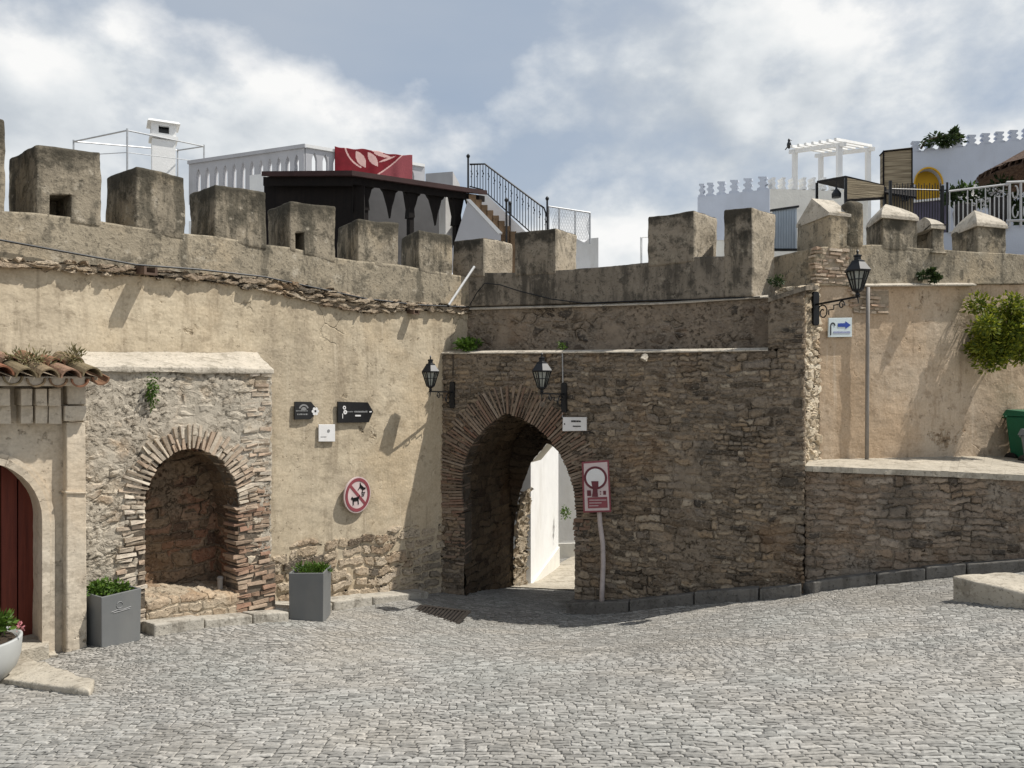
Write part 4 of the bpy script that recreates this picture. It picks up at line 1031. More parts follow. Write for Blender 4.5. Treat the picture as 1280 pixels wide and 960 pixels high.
ln = make_lantern('wall_lantern', 'black wall lantern left of the gate arch, in front of the plastered rampart')
def face(o, pl, pos, yaw=0.0, s=1.0):
    o.location = pos; o.rotation_euler = (0, 0, math.atan2(-pl.n.y, -pl.n.x)-math.pi/2+yaw); o.scale = (s, s, s)
face(ln, W2, W2.P(566, 494, GO), 0.0, .92)
l2 = copy_tree(ln); l2['label'] = 'black wall lantern above the right shoulder of the gate arch'; face(l2, W2, W2.P(706, 497, GO), -.1, .98)
l3 = copy_tree(ln); l3['label'] = 'black wall lantern on the gate tower above the blue arrow sign'; face(l3, TS, TS.P(1018, 386, .04), 0, 1.05); l3.rotation_euler.z = math.atan2(-.96, .28)+math.pi/2
for x0, y0, y1, off in ((703, 440, 522, GO), (566, 442, 470, GO)):
    MB().tube([W2.P(x0, y0, off+.02), W2.P(x0+.5, (y0+y1)/2, off+.025), W2.P(x0, y1, off+.02)], .009, 5).build('cable', M['steel'] if x0 > 600 else M['grate'], label='pale thin cable dropping from the ledge past the gate lantern' if x0 > 600 else 'dark thin cable dropping to the lantern left of the arch', cat='cable')
MB().tube([W2.P(806, 446, GO-.05), W2.P(806, 446, GO+.1), W2.P(804, 450, GO+.12)], .05, 8).build('water_spout', M['pale_cap'], label='small pale broken spout under the gate ledge', cat='water spout')

# ------------------------------------------------------------------ signs
def poly(pl, pts, th, off, name, mat, parent, bev=0):
    o = MB().pp(pl, pts, th, off).build(name, M[mat], parent)
    if bev: md = o.modifiers.new('b', 'BEVEL'); md.width = bev; md.segments = 2
    return o
def words(mb, pl, x0, x1, y, h, off, seed, gap=.35):
    rnd = random.Random(seed); x = x0
    while x < x1:
        w_ = min(rnd.uniform(.5, 1.1)*h, x1-x); mb.pp(pl, [(x, y+h/2), (x+w_, y+h/2), (x+w_, y-h/2*rnd.uniform(.6, 1)), (x, y-h/2*rnd.uniform(.6, 1))], .003, off); x += w_+gap*h
def disc(mb, pl, c, r0, r1, off, n=40, a0=0, a1=360, th=.004):
    for k in range(n):
        a, b = R(a0+(a1-a0)*k/n), R(a0+(a1-a0)*(k+1)/n); P_ = []
        for q, rr in ((a, r0), (b, r0), (b, r1), (a, r1)): P_.append(c+pl.t*math.cos(q)*rr+Vector((0, 0, math.sin(q)*rr))+pl.n*off)
        if r0 < 1e-6: P_ = [P_[0], P_[2], P_[3]]
        mb.prism(P_, -pl.n*th)
s = thing('arrow_sign', 'small black arrow sign with a white rosette at its tip', 'sign', W1.P(382, 524))
poly(W1, [(368.5, 524.5), (368.5, 502), (389, 502.5), (398, 513.5), (388, 524)], .02, .045, 'board', 's_black', s)
mb = MB(); c = W1.P(377, 512.5, .0); disc(mb, W1, c, .055, .075, .05, 12, 20, 160); disc(mb, W1, c, .0, .04, .05, 8, 0, 180)
for y in (513.5,): words(mb, W1, 370, 385, y, 1.6, .05, 3)
words(mb, W1, 371.5, 385, 517.8, 2, .05, 4); mb.build('lettering', M['s_grey'], s)
mb = MB(); c = W1.P(391.5, 514, 0)
for k in range(6): disc(mb, W1, c+W1.t*.035*math.cos(R(60*k))+Vector((0, 0, .035*math.sin(R(60*k)))), 0, .021, .05, 8)
mb.build('rosette', M['s_white'], s)
s = thing('arrow_sign', 'large glossy black arrow sign pointing to the gate', 'sign', W1.P(444, 529))
poly(W1, [(422.5, 528.5), (422.5, 502), (460, 503), (466.5, 514.5), (461, 528)], .025, .05, 'board', 's_black', s)
mb = MB(); c = W1.P(427.5, 509.5, 0); disc(mb, W1, c, .012, .026, .055, 10); c = W1.P(428.5, 515, 0); disc(mb, W1, c, .01, .03, .055, 10)
mb.pp(W1, [(428, 523), (428.8, 523), (428.8, 517), (428, 517)], .003, .055); mb.pp(W1, [(461.8, 515.6), (464.8, 515.2), (464.8, 514), (461.8, 514)], .003, .055); mb.pp(W1, [(444, 520.5), (451, 520.5), (451, 518.6), (444, 518.6)], .003, .055); mb.build('emblem', M['s_white'], s)
mb = MB(); words(mb, W1, 434, 441.5, 514.6, 1.5, .055, 6); words(mb, W1, 443, 459.5, 514.5, 2.2, .055, 9, .18); mb.build('lettering', M['s_grey'], s)
s = thing('plaque', 'small square white plaque under the two black arrow signs', 'plaque', W1.P(408, 552))
poly(W1, [(398.5, 552), (398.5, 530.5), (419, 530.5), (419, 552)], .02, .035, 'board', 's_white', s, .004)
mb = MB(); disc(mb, W1, W1.P(408.7, 538.5, 0), 0, .022, .038, 10); words(mb, W1, 401, 408, 546, .8, .038, 2); mb.build('emblem', M['s_grey'], s)
# round prohibition sign
s = thing('prohibition_sign', 'round red rimmed sign with two black animal figures and a red bar', 'sign', W1.P(442.5, 640))
W0 = W1; W1 = Plane(0, 1, (.565, .825), W0.P(442.5, 618, .0)); c = W1.p.copy(); c.z = W0.P(442.5, 618, 0).z; mb = MB(); disc(mb, W1, c, 0, .243, .07, 40, th=.02); mb.build('disc', M['s_pink'], s)
mb = MB(); disc(mb, W1, c, .183, .226, .075, 40); e_ = Vector((.0, 0, 0)); u = (W1.t*.707-Vector((0, 0, .707))); v = (W1.t*.707+Vector((0, 0, .707)))
mb.prism([c+W1.n*.074+u*a+v*b for a, b in ((-.19, -.02), (.19, -.02), (.19, .02), (-.19, .02))], -W1.n*.003); mb.build('red_ring', M['s_red'], s)
def beast(mb, o, k, flip=1, rot=0):
    body = [(-.06, .0), (-.065, -.075), (-.05, -.075), (-.042, -.02), (.03, -.02), (.035, -.075), (.05, -.075), (.052, .0), (.085, .02), (.08, .035), (.06, .05), (.045, .03), (-.05, .035), (-.085, .06), (-.09, .05)]
    cr, sr = math.cos(rot), math.sin(rot)
    mb.prism([o+W1.t*((x*cr-y*sr)*k*flip)+Vector((0, 0, (x*sr+y*cr)*k))+W1.n*.076 for x, y in body], -W1.n*.003)
mb = MB(); beast(mb, c+W1.t*-.045+Vector((0, 0, -.06)), .95, -1); beast(mb, c+W1.t*.075+Vector((0, 0, .085)), .8, 1, -.6)
words_c = c+W1.t*.1+Vector((0, 0, .015))
for k in range(3): mb.prism([words_c+W1.n*.076+W1.t*x+Vector((0, 0, z-k*.022)) for x, z in ((-.03, 0), (.035-.01*k, 0), (.035-.01*k, .01), (-.03, .01))], -W1.n*.003)
mb.build('animal_figures', M['s_black'], s); W1 = W0
# plaque over the gate
s = thing('plaque', 'white oblong plaque beside the right shoulder of the gate arch', 'plaque', W2.P(718, 539, GO))
poly(W2, [(703, 539), (703.5, 521.5), (733, 521.5), (733, 538.5)], .03, GO+.08, 'board', 's_white', s, .004)
mb = MB(); words(mb, W2, 714, 726, 526.5, 2.4, GO+.083, 5, .12); words(mb, W2, 716, 726, 532.8, 1.8, GO+.083, 8, .12); words(mb, W2, 705, 707, 530, 2.2, GO+.083, 1); mb.build('lettering', M['s_black'], s)
# blue arrow sign on the right wall
s = thing('direction_sign', 'pale sign with a blue arrow and a black arch on the ochre wall', 'sign', W3.P(1050, 421))
poly(W3, [(1035.5, 421.5), (1036, 397.5), (1065, 397), (1065, 421)], .02, .05, 'board', 's_pale', s, .004)
mb = MB(); mb.pp(W3, [(1047.5, 408.6), (1047.5, 404.2), (1057, 403.9), (1057, 401.6), (1063.6, 406.3), (1057, 411), (1057, 408.6)], .003, .055); mb.build('arrow', M['s_blue'], s)
mb = MB(); o_ = [(1038, 419)]+[(1041.2-3.2*math.cos(R(a)), 407-4*math.sin(R(a))) for a in range(0, 181, 20)]; i_ = [(1039.3, 419)]+[(1041.2-2.0*math.cos(R(a)), 407.4-2.7*math.sin(R(a))) for a in range(0, 181, 20)]
for k in range(len(o_)-1): mb.pp(W3, [o_[k], o_[k+1], i_[k+1], i_[k]], .003, .055)
mb.build('arch_mark', M['s_black'], s)
mb = MB(); words(mb, W3, 1042, 1063, 415.3, 2.6, .055, 12, .1); mb.build('lettering', M['s_print'], s)
# pole sign
base = W2.P(752, 759, GO+.12); base.z = g1(base.x, base.y)+.13
SP = Plane(0, 1, (.985, -.17), (base.x, base.y))
s = thing('pole_sign', 'tow-away sign in faded red and white on a slightly bent pole by the gate', 'sign', base)
MB().tube([base-Vector((0, 0, .12)), SP.P(752.5, 740), SP.P(754, 705), SP.P(753.5, 680), SP.P(750, 655), SP.P(748.5, 630), SP.P(746, 580)], .034, 10).build('pole', M['pole'], s, smooth=True)
o = poly(SP, [(729, 641), (727, 577.5), (761, 575), (764, 640)], .025, .075, 'board', 's_red', s, .008)
poly(SP, [(731.2, 638.6), (729.6, 579.6), (759, 577.4), (761.8, 637.8)], .004, .079, 'panel', 's_pink', s)
cc = SP.P(744.8, 596.5, 0); mb = MB(); disc(mb, SP, cc, .128, .158, .084, 36); mb.build('ring', M['s_maroon'], s)
mb = MB(); disc(mb, SP, cc, 0, .127, .082, 30); mb.build('ring_centre', M['s_white'], s)
mb = MB(); mb.pp(SP, [(740.5, 610), (748, 610), (748, 601.5), (739, 601.5)], .004, .087); mb.pp(SP, [(740, 621), (747.5, 621), (746.5, 609), (741.5, 609)], .004, .0885); mb.build('hook_mark', M['s_maroon'], s)
mb = MB(); mb.pp(SP, [(734, 620), (739, 620), (738.5, 613), (733.8, 613)], .004, .0845); mb.pp(SP, [(754, 618.5), (757.5, 618.5), (757.5, 613.5), (754, 613.5)], .004, .0845); mb.pp(SP, [(750, 615.5), (751.2, 615.5), (751.2, 614), (750, 614)], .004, .0845); mb.pp(SP, [(750, 618.5), (751.2, 618.5), (751.2, 617), (750, 617)], .004, .0845); mb.build('lettering', M['s_maroon'], s)
poly(SP, [(735, 635.5), (734.4, 622), (759, 621), (759.6, 634.6)], .004, .084, 'red_panel', 's_red', s)
mb = MB()
for y, x1 in ((625, 758), (628.6, 752), (632.2, 748)): mb.pp(SP, [(736.5, y+.6), (x1, y+.4), (x1, y-.4), (736.5, y-.2)], .003, .0875)
mb.build('small_print', M['s_pink'], s)

# ------------------------------------------------------------------ planters, bowl
def planter(pxc, pyc, wd, hh, yaw, label, emblem=False):
    p = ghit(pxc, pyc); dirv = Vector((p.x, p.y, 0)).normalized(); c = p+dirv*wd*.66; c.z = min(g1(c.x, c.y), p.z)-.01
    r = thing('planter_box', label, 'planter', c, yaw, 'tall grey planter boxes along the rampart')
    mb = MB(); k = wd/2; b = k*.965; hz = hh+.01; ring = lambda h_, z: [(-h_, -h_, z), (h_, -h_, z), (h_, h_, z), (-h_, h_, z)]
    vs = ring(b, 0)+ring(k, hz)+ring(k-.02, hz)+ring(k-.02, hz-.06); fs = [(3, 2, 1, 0)]
    for lv in range(3):
        for i in range(4): fs.append((lv*4+i, lv*4+(i+1) % 4, lv*4+4+(i+1) % 4, lv*4+4+i))
    o = mb.add(vs, fs).build('box', M['planter'], r, local=True); md = o.modifiers.new('b', 'BEVEL'); md.width = .006; md.segments = 2
    MB().box((0, 0, hz-.07), wd-.035, wd-.035, .02).build('soil', M['soil'], r, local=True)
    if emblem:
        mb = MB(); y_ = -k+.0
        def st(pts): mb.tube([(x, -(b+(k-b)*z/hz)-.002, z) for x, z in pts], .0035, 4)
        st([(-.02+.03*math.cos(R(a)), hz*.78+.03*math.sin(R(a))) for a in range(0, 360, 30)]); st([(-.10, hz*.68), (-.04, hz*.70), (.02, hz*.68), (.09, hz*.70)]); st([(-.08, hz*.655), (.08, hz*.665)])
        mb.build('emblem', M['s_grey'], r, local=True)
    return c, hz
c, hz = planter(138, 809, .385, .49, R(57), 'tall grey planter box beside the tan pilaster of the portal', True)
leaves('planter_plant', M['lf_fresh'], None, c+Vector((-.03, -.01, hz+.0)), (.23, .19, .13), 900, .045, .1, .3, seed=8, lumps=12, label='low fresh green plant in the planter beside the portal', cat='plant')
c, hz = planter(388, 777, .40, .58, R(1), 'tall grey planter box standing before the rubble footing')
leaves('planter_plant', M['lf_fresh'], None, c+Vector((0, 0, hz-.01)), (.22, .22, .10), 800, .05, .1, -.3, seed=9, lumps=11, aspect=.35, label='grassy yellow green plant in the planter before the rubble footing', cat='plant')
p = ghit(-38, 863); c = p+Vector((p.x, p.y, 0)).normalized()*.17; c.z = g1(c.x, c.y)+.0
bw = thing('planter_bowl', 'big pale grey round planter bowl at the left edge', 'planter', c)
MB().lathe(c, [(.17, 0), (.25, .045), (.315, .125), (.345, .22), (.355, .35), (.353, .362), (.33, .362), (.32, .33), (.05, .32)], 40).build('bowl', M['bowl'], bw, smooth=True)
MB().lathe(c+Vector((0, 0, .315)), [(.32, 0), (.3, .03), (.1, .045)], 20).build('soil', M['soil'], bw)
bpl = leaves('bowl_plant', M['lf_fresh'], None, c+Vector((.08, -.0, .43)), (.33, .31, .19), 1900, .06, .15, -.3, seed=12, lumps=6, label='leafy green plant with white and pink flowers filling the round bowl', cat='plant')
leaves('white_flowers', M['petal_w'], bpl, c+Vector((.06, -.2, .49)), (.14, .08, .13), 60, .035, .3, seed=14, lumps=4, aspect=.9)
leaves('pink_flowers', M['petal_p'], bpl, c+Vector((.36, .05, .47)), (.05, .05, .07), 12, .03, .3, seed=15, lumps=3, aspect=.9)

# drain grate and manhole before the gate
def grate():
    p = ghit(548, 771); r = thing('drain_grate', 'dark cast iron drain grate in the setts before the gate', 'drain', p+Vector((0, 0, .012)), R(-22))
    fl = lambda x, y: 0.0
    sx = (g1(p.x+.3, p.y)-g1(p.x-.3, p.y))/.6; sy = (g1(p.x, p.y+.3)-g1(p.x, p.y-.3))/.6; r.rotation_euler = Vector((-sx, -sy, 1)).to_track_quat('Z', 'Y').to_euler(); r.rotation_euler.z = R(-22)
    mb = MB()
    for x in (-.5, .5): mb.box((x*.7, 0, 0), .05, .40, .02)
    for y in (-.25, .25): mb.box((0, y*.75, 0), .65, .04, .02)
    mb.build('frame', M['grate'], r, local=True); mb = MB()
    for k in range(12): mb.box((-.30+k*.054, 0, .004), .03, .34, .012)
    mb.build('bars', M['grate'], r, local=True); MB().box((0, 0, -.004), .66, .34, .004).build('pit', M['s_black'], r, local=True)  # thin black plate under the bars stands for the shade below
grate()

# ------------------------------------------------------------------ bushes on the walls
bp = W3.P(1256, 418, .38)
leaves('wall_shrub', M['lf_bush'], None, bp, (.60, .42, .50), 11000, .066, .15, .1, seed=21, lumps=34, reach=1.05, label='big yellow green shrub growing out of the ochre wall at the right edge', cat='shrub')
sh_ = bpy.data.objects['wall_shrub']
mb = MB(); rt0 = W3.P(1252, 430, .0)-bp
for k in range(6):
    e = Vector((random.uniform(-.35, .35), random.uniform(-.25, .2), random.uniform(-.2, .3))); mb.tube([bp+rt0, bp+rt0*.5+e*.4, bp+e], .02, 5, .006)
mb.build('stems', M['stem'], sh_)
leaves('wall_shrub', M['lf_dark'], None, W3.P(1163, 343, .12), (.16, .12, .1), 420, .06, .1, .1, seed=22, lumps=4, label='small dark shrub on the parapet of the ochre wall', cat='shrub')
leaves('wall_weed', M['lf_fresh'], None, W2.P(582, 430, GO-.1), (.26, .14, .13), 420, .075, .1, .0, seed=23, lumps=5, label='green weed on the ledge in the corner above the gate', cat='weed')
leaves('wall_weed', M['lf_fresh'], None, W2.P(702, 433, GO-.1), (.06, .05, .06), 60, .05, .1, .0, seed=24, label='tiny weed on the ledge above the gate lantern', cat='weed')
leaves('wall_weed', M['lf_dark'], None, W2.P(972, 352, GO-.2), (.1, .08, .07), 120, .05, .1, .0, seed=25, label='small dark weed at the top of the gate tower', cat='weed')
leaves('wall_weed', M['lf_dark'], None, W3.P(1268, 520, .1), (.14, .1, .06), 160, .06, .1, .0, seed=26, label='green weed hanging above the green bin', cat='weed')

# ------------------------------------------------------------------ wheeled bins at the right edge
def wheelie(name, pos, yaw, mat, label, s=1.0, hh=.95):
    r = thing(name, label, 'bin', pos, yaw); mb = MB()
    mb.box((0, 0, .06), .44*s, .5*s, hh-.06, 0, 1.22); o = mb.build('body', M[mat], r, local=True); md = o.modifiers.new('b', 'BEVEL'); md.width = .03; md.segments = 2
    mb = MB(); k = .29*s; mb.hexa([(-k, -k*1.12, hh), (k, -k*1.12, hh), (k, k*1.15, hh), (-k, k*1.15, hh), (-k*.9, -k, hh+.05), (k*.9, -k, hh+.05), (k*.9, k, hh+.09), (-k*.9, k, hh+.09)]); l = mb.build('lid', M[mat], r, local=True)
    MB().tube([(-.2*s, .36*s, hh-.02), (.2*s, .36*s, hh-.02)], .018, 6).build('handle', M[mat], r, local=True)
    for x in (-.24, .24): MB().tube([(x*s-.025, .22*s, .1), (x*s+.025, .22*s, .1)], .1, 14).build('wheel', M['s_black'], r, local=True)
p1_ = W3.P(1297, 588, .42); p1_.z = W4.P(1250, 598, 0).z-.05
wheelie('wheeled_bin', p1_, R(20), 'bin_green', 'green wheeled bin against the ochre wall at the right edge', 1., .74)
p2_ = W3.P(1307, 590, .75); p2_.z = p1_.z
wheelie('wheeled_bin', p2_, R(14), 'bin_grey', 'grey wheeled bin in front of the green one at the right edge', .75, .48)

# ------------------------------------------------------------------ rooftops on the left
GB = -3.6
def body(name, label, A, Lp, Rp, ztop, mat, cat='house', part='wall'):
    b = thing(name, label, cat, (A.x, A.y, GB)); Z = lambda v, z: Vector((v.x, v.y, z))
    Bk = Lp+Rp-A; MB().prism([Z(A, ztop), Z(Rp, ztop), Z(Bk, ztop), Z(Lp, ztop)], (0, 0, GB-ztop)).build(part, M[mat], b); return b
BL = Plane(380, 22, (.93, -.37)); BR = Plane(380, 22, (.85, .53))
A = BL.P(380, 240); zb = BL.P(380, 262).z
hs = body('rooftop_house', 'white house with a slotted terrace balustrade behind the left merlons', A-BL.n*.02, BL.P(236, 240), BR.P(531, 240), zb, 'white')
def slotted(pl, x0, x1, yt, slots, wpx, ytip, yb, name='balustrade'):
    top = [(x0, interp(yt, x0)), (x1, interp(yt, x1))]; pts = list(top); pts.append((x1, yb))
    for xs in sorted(slots, reverse=True):
        t0 = interp(yt, xs)+ytip; h = wpx/2
        pts += [(xs+h, yb), (xs+h, t0+9), (xs+h*.62, t0+4), (xs, t0), (xs-h*.62, t0+4), (xs-h, t0+9), (xs-h, yb)]
    pts.append((x0, yb)); o = MB().pp(pl, pts, .16, 0).build(name, M['white_dim'], hs)
    return o
yl = [(236, 200.5), (380, 179.5)]; slotted(BL, 236, 380, yl, [248+11.15*i for i in range(12)], 5.6, 12, 256)
MB().pp(BL, [(234, 201), (381, 179.5), (381, 184), (234, 205)], .24, .05).build('balustrade_rail', M['white_dim'], hs)
yr = [(380, 179.5), (531, 205)]; slotted(BR, 382, 531, yr, [393+13.5*i for i in range(10)], 6.5, 9, 250)
MB().pp(BR, [(380, 179.5), (531, 205), (531, 208.5), (380, 183.5)], .24, .05).build('balustrade_rail', M['white'], hs)
MB().prism([BL.P(312, 219, 1.2), BL.P(332, 217, 1.2), BL.P(332, 262, 1.2), BL.P(312, 262, 1.2)], -BL.n*1.0).build('side_wall', M['white'], hs)
# red cloth over the balustrade: a printed pattern of leaves and lines
nx, ny = 160, 50; V = []; mi = []
ytop = lambda x: 182.5+(x-418.5)*.13+1.0*math.sin((x-418)*.11)+.5*math.sin((x-418)*.31)
top = [(418.5, 182), (424, 184.5), (434, 184), (446, 188), (458, 187), (468, 190.5), (478, 189), (488, 193.5), (498, 192.5), (508, 196.5), (515.5, 194)]
for j in range(ny+1):
    for i in range(nx+1):
        x = 418.5+97*i/nx; yt_ = ytop(x); y = yt_+(226-yt_)*j/ny
        V.append(BR.P(x, y, .09+(.008+.028*j/ny)*math.sin(x*.19+j*.02+.6*math.sin(x*.05))+.008*j/ny*math.sin(x*.43+1)+.05*j/ny))
mb = MB(); mb.v = [tuple(v) for v in V]
def cloth_mat(x, y):
    def leaf(cx, cy, a, l, w_):
        dx, dy = x-cx, y-cy; u = dx*math.cos(a)+dy*math.sin(a); v = -dx*math.sin(a)+dy*math.cos(a); return abs(u) < l and abs(v) < w_*(1-(u/l)**2)
    if leaf(451, 199, 1.05, 12, 5.2) or leaf(466, 199, .95, 11, 4.6): return 1
    if leaf(478, 194, .25, 12, 2.2) or leaf(484, 199, -.35, 12, 1.3) or leaf(472, 190, .2, 8, 1.4): return 1
    d1 = math.hypot((x-470), (y-178)*1.1)
    if x < 452 and abs(d1-39) < 1.0: return 1
    if x >= 470 and abs((y-217)+.62*(x-474)+.006*(x-474)**2) < 1.0: return 1
    if x > 474 and (y-217)+.62*(x-474)+.006*(x-474)**2 > 1.0: return 2
    return 0
for j in range(ny):
    for i in range(nx):
        x = 418.5+97*(i+.5)/nx; yt_ = ytop(x); y = yt_+(226-yt_)*(j+.5)/ny
        a = j*(nx+1)+i; mb.f.append((a, a+nx+1, a+nx+2, a+1)); mb.m.append(cloth_mat(x, y))
o = mb.build('cloth', [M['red'], M['pink'], M['deepred']], None, smooth=True, fix=False, label='crimson cloth with pale leaf print hung over the terrace balustrade', cat='cloth')
md = o.modifiers.new('s', 'SOLIDIFY'); md.thickness = .008
# grey rooftop box
mb = MB(); G1, G2, G3 = D(533, 236, 25), D(566.5, 236, 25), D(568.5, 236, 25)
mb.prism([D(532, 217, 25), D(566, 214.5, 25), D(566, 262, 25), D(532, 262, 25)], (.12, 1.6, 0)); mb.build('rooftop_hut', M['grey_wall'], label='plain pale grey rooftop hut right of the red cloth', cat='hut')
# dark wooden canopy with carved arches
PL = Plane(440, 15.5, (.985, -.17)); PR = Plane(440, 15.5, (.817, .576))
cn = thing('canopy', 'dark wooden terrace canopy with carved arches behind the left rampart', 'canopy', PL.P(440, 300))
A = PL.P(440, 213); Lp = PL.P(327, 214); Rp = PR.P(609, 238); Bk = Lp+Rp-A+Vector((0, 0, .25))
rf = MB(); rf.prism([A, Rp, Bk, Lp], (0, 0, -.10)); rf.build('roof', M['roofwood'], cn)
mb = MB(); mb.pp(PL, [(329, 221), (440, 219), (440, 232), (329, 232)], .06, -.12); mb.pp(PR, [(440, 219), (606, 245), (606, 252), (440, 230)], .06, -.12); mb.build('fascia', M['dkwood'], cn)
def span(x0, x1, yl0, yl1):
    """carved spandrel board with an ogee opening between two posts"""
    n = 12; pts = [(x0, yl0), (x1, yl1)]; h = 38
    for k in range(n+1):
        f = k/n; x = x1+(x0-x1)*f; yb = yl1+(yl0-yl1)*f; g = abs(2*f-1)
        pts.append((x, yb+7+h*g**2.2+1.5*math.sin(f*40)))
    return pts
mb = MB()
for x0, x1 in ((441, 457), (457, 488), (488, 515), (515, 545), (545, 573), (573, 590)):
    mb.pp(PR, span(x0, x1, 219+(x0-440)*.157, 219+(x1-440)*.157), .08, -.25)
mb.build('carved_arches', M['dkwood'], cn)
for x, w_ in ((457, 7), (515, 5), (573, 6)):
    y0 = 222+(x-440)*.157; MB().pp(PR, [(x-w_/2, y0), (x+w_/2, y0), (x+w_/2, 330), (x-w_/2, 330)], .16, -.22).build('post', M['dkwood'], cn)
    mb = MB(); mb.pp(PR, [(x-w_*1.3, y0+2), (x+w_*1.3, y0+2), (x+w_*.55, y0+26), (x+w_*.75, y0+38), (x-w_*.75, y0+38), (x-w_*.55, y0+26)], .2, -.2); mb.build('post_bracket', M['dkwood'], cn)
mb = MB(); mb.pp(PL, [(330, 226), (455, 224), (455, 330), (330, 330)], .05, -.3); mb.build('side_panel', M['dkwood'], cn)
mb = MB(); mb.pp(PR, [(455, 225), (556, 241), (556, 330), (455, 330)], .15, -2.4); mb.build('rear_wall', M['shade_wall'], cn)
mb = MB(); mb.pp(PR, [(557, 240), (567, 242), (567, 330), (557, 330)], .3, -.7); mb.build('white_pillar', M['white'], cn)
MB().lathe(PR.P(583, 298, -.1), [(.08, 0), (.09, .06), (.05, .12), (.055, .3), (.02, .38), (.015, .5)], 8).build('hookah', M['s_black'], label='slim dark vessel standing on the parapet under the canopy', cat='vessel')

# chimney
cx = D(204, 300, 24); ch = thing('chimney', 'white square chimney with arched vents and a flat cap', 'chimney', D(204, 262, 24), R(28))
zz = lambda y: EZ+(CY-y)/F*24; b0 = ch.location.z
mb = MB(); mb.box((0, 0, -6), .66, .66, zz(178)-b0+6); mb.build('shaft', M['white'], ch, local=True)
mb = MB(); mb.box((0, 0, zz(177)-b0), .80, .80, .09); mb.build('collar', M['white'], ch, local=True)
mb = MB(); h0 = zz(173.5)-b0; h1 = zz(158)-b0
for sx in (-1, 1):
    for sy in (-1, 1): mb.box((sx*.25, sy*.25, h0), .2, .2, h1-h0)
for k in range(4):
    a = k*math.pi/2; mb.box((.29*math.cos(a), .29*math.sin(a), h1-.09), .13 if k % 2 == 0 else .31, .31 if k % 2 == 0 else .13, .09)
    mb.box((.29*math.cos(a), .29*math.sin(a), h0), .13 if k % 2 == 0 else .31, .31 if k % 2 == 0 else .13, .07)
mb.build('vent_head', M['white'], ch, local=True); MB().box((0, 0, h0+.02), .3, .3, h1-h0-.05).build('flue', M['s_black'], ch, local=True)
mb = MB(); mb.box((0, 0, h1), .92, .92, .07, 0, .9); mb.build('cap', M['white'], ch, local=True)
# thin railing frame near the chimney
fr = thing('roof_railing', 'thin steel rail frame standing on the roof round the chimney', 'railing', D(160, 262, 22))
mb = MB(); tp = [D(92, 177, 23), D(159, 163, 21.5), D(255, 183, 24.5), D(222, 188, 26)]
for a, b in ((0, 1), (1, 2), (2, 3), (3, 0)): mb.tube([tp[a], tp[b]], .022, 6)
mb.tube([tp[0]-Vector((0, 0, .42)), tp[1]-Vector((0, 0, .62)), tp[2]-Vector((0, 0, .5))], .012, 5)
mb.build('rails', M['steel'], fr); mb = MB()
for t_ in tp: MB().tube([t_+Vector((0, 0, .05)), Vector((t_.x, t_.y, 4.4))], .026, 6).build('post', M['steel'], fr)

# stairs with iron railing
SL = Plane(600, 17, (.999, .05)); st = thing('roof_stairs', 'white outdoor stairs with brown risers climbing beside the canopy', 'stairs', SL.P(620, 300))
MB().pp(SL, [(556, 340), (584, 253), (588, 252), (626, 291), (626, 340)], .12, .0).build('near_stringer', M['white_dim'], st)
MB().pp(SL, [(583, 249), (588, 249), (628, 291), (623, 292)], .2, .03).build('stringer_coping', M['white'], st)
MB().pp(SL, [(598, 240), (605, 240), (664, 296), (664, 340), (598, 340)], .12, -1.3).build('far_stringer', M['white'], st)
mb = MB()
for k in range(9):
    x = 586+k*7.2; y = 243+k*6.6; mb.pp(SL, [(x, y), (x+9, y), (x+9, 345), (x, 345)], 1.1, -.15)
mb.build('steps', simple('brown_earth_render', (.16, .105, .062), .95, .35, 6), st)
ir = thing('iron_railing', 'black wrought iron stair railing with slim spindles behind the canopy', 'railing', SL.P(640, 290))
o2 = -1.35; rl = [(587, 205.5), (606, 205), (680, 260), (684, 272)]; lo = [(587, 236), (603, 240), (664, 294), (684, 294)]
mb = MB(); mb.tube([SL.P(x, y, o2) for x, y in rl], .022, 6); mb.tube([SL.P(x, y-3, o2) for x, y in lo], .016, 6); mb.build('handrail', M['black'], ir)
mb = MB()
for k in range(27):
    x = 589.5+k*3.55; a, b = interp(rl, x), interp(lo, x)-3
    mb.tube([SL.P(x, a, o2), SL.P(x, b, o2)], .009, 4)
    if k % 2 == 0: mb.tube([SL.P(x-1, a+8, o2), SL.P(x+1, a+12, o2), SL.P(x-1, a+16, o2)], .01, 4)
mb.build('spindles', M['black'], ir)
for x, y0, y1, oo in ((585.2, 197, 252, -1.3), (633, 252, 305, -.05), (637.5, 256, 305, -1.2), (684, 250, 300, -1.35)):
    p0, p1 = SL.P(x, y1, oo), SL.P(x, y0, oo); mb = MB(); mb.tube([p0, p1], .026, 6); mb.lathe(p1, [(.02, -.02), (.045, .02), (.045, .05), (.01, .09)], 8); mb.build('newel_post', M['black'], ir)
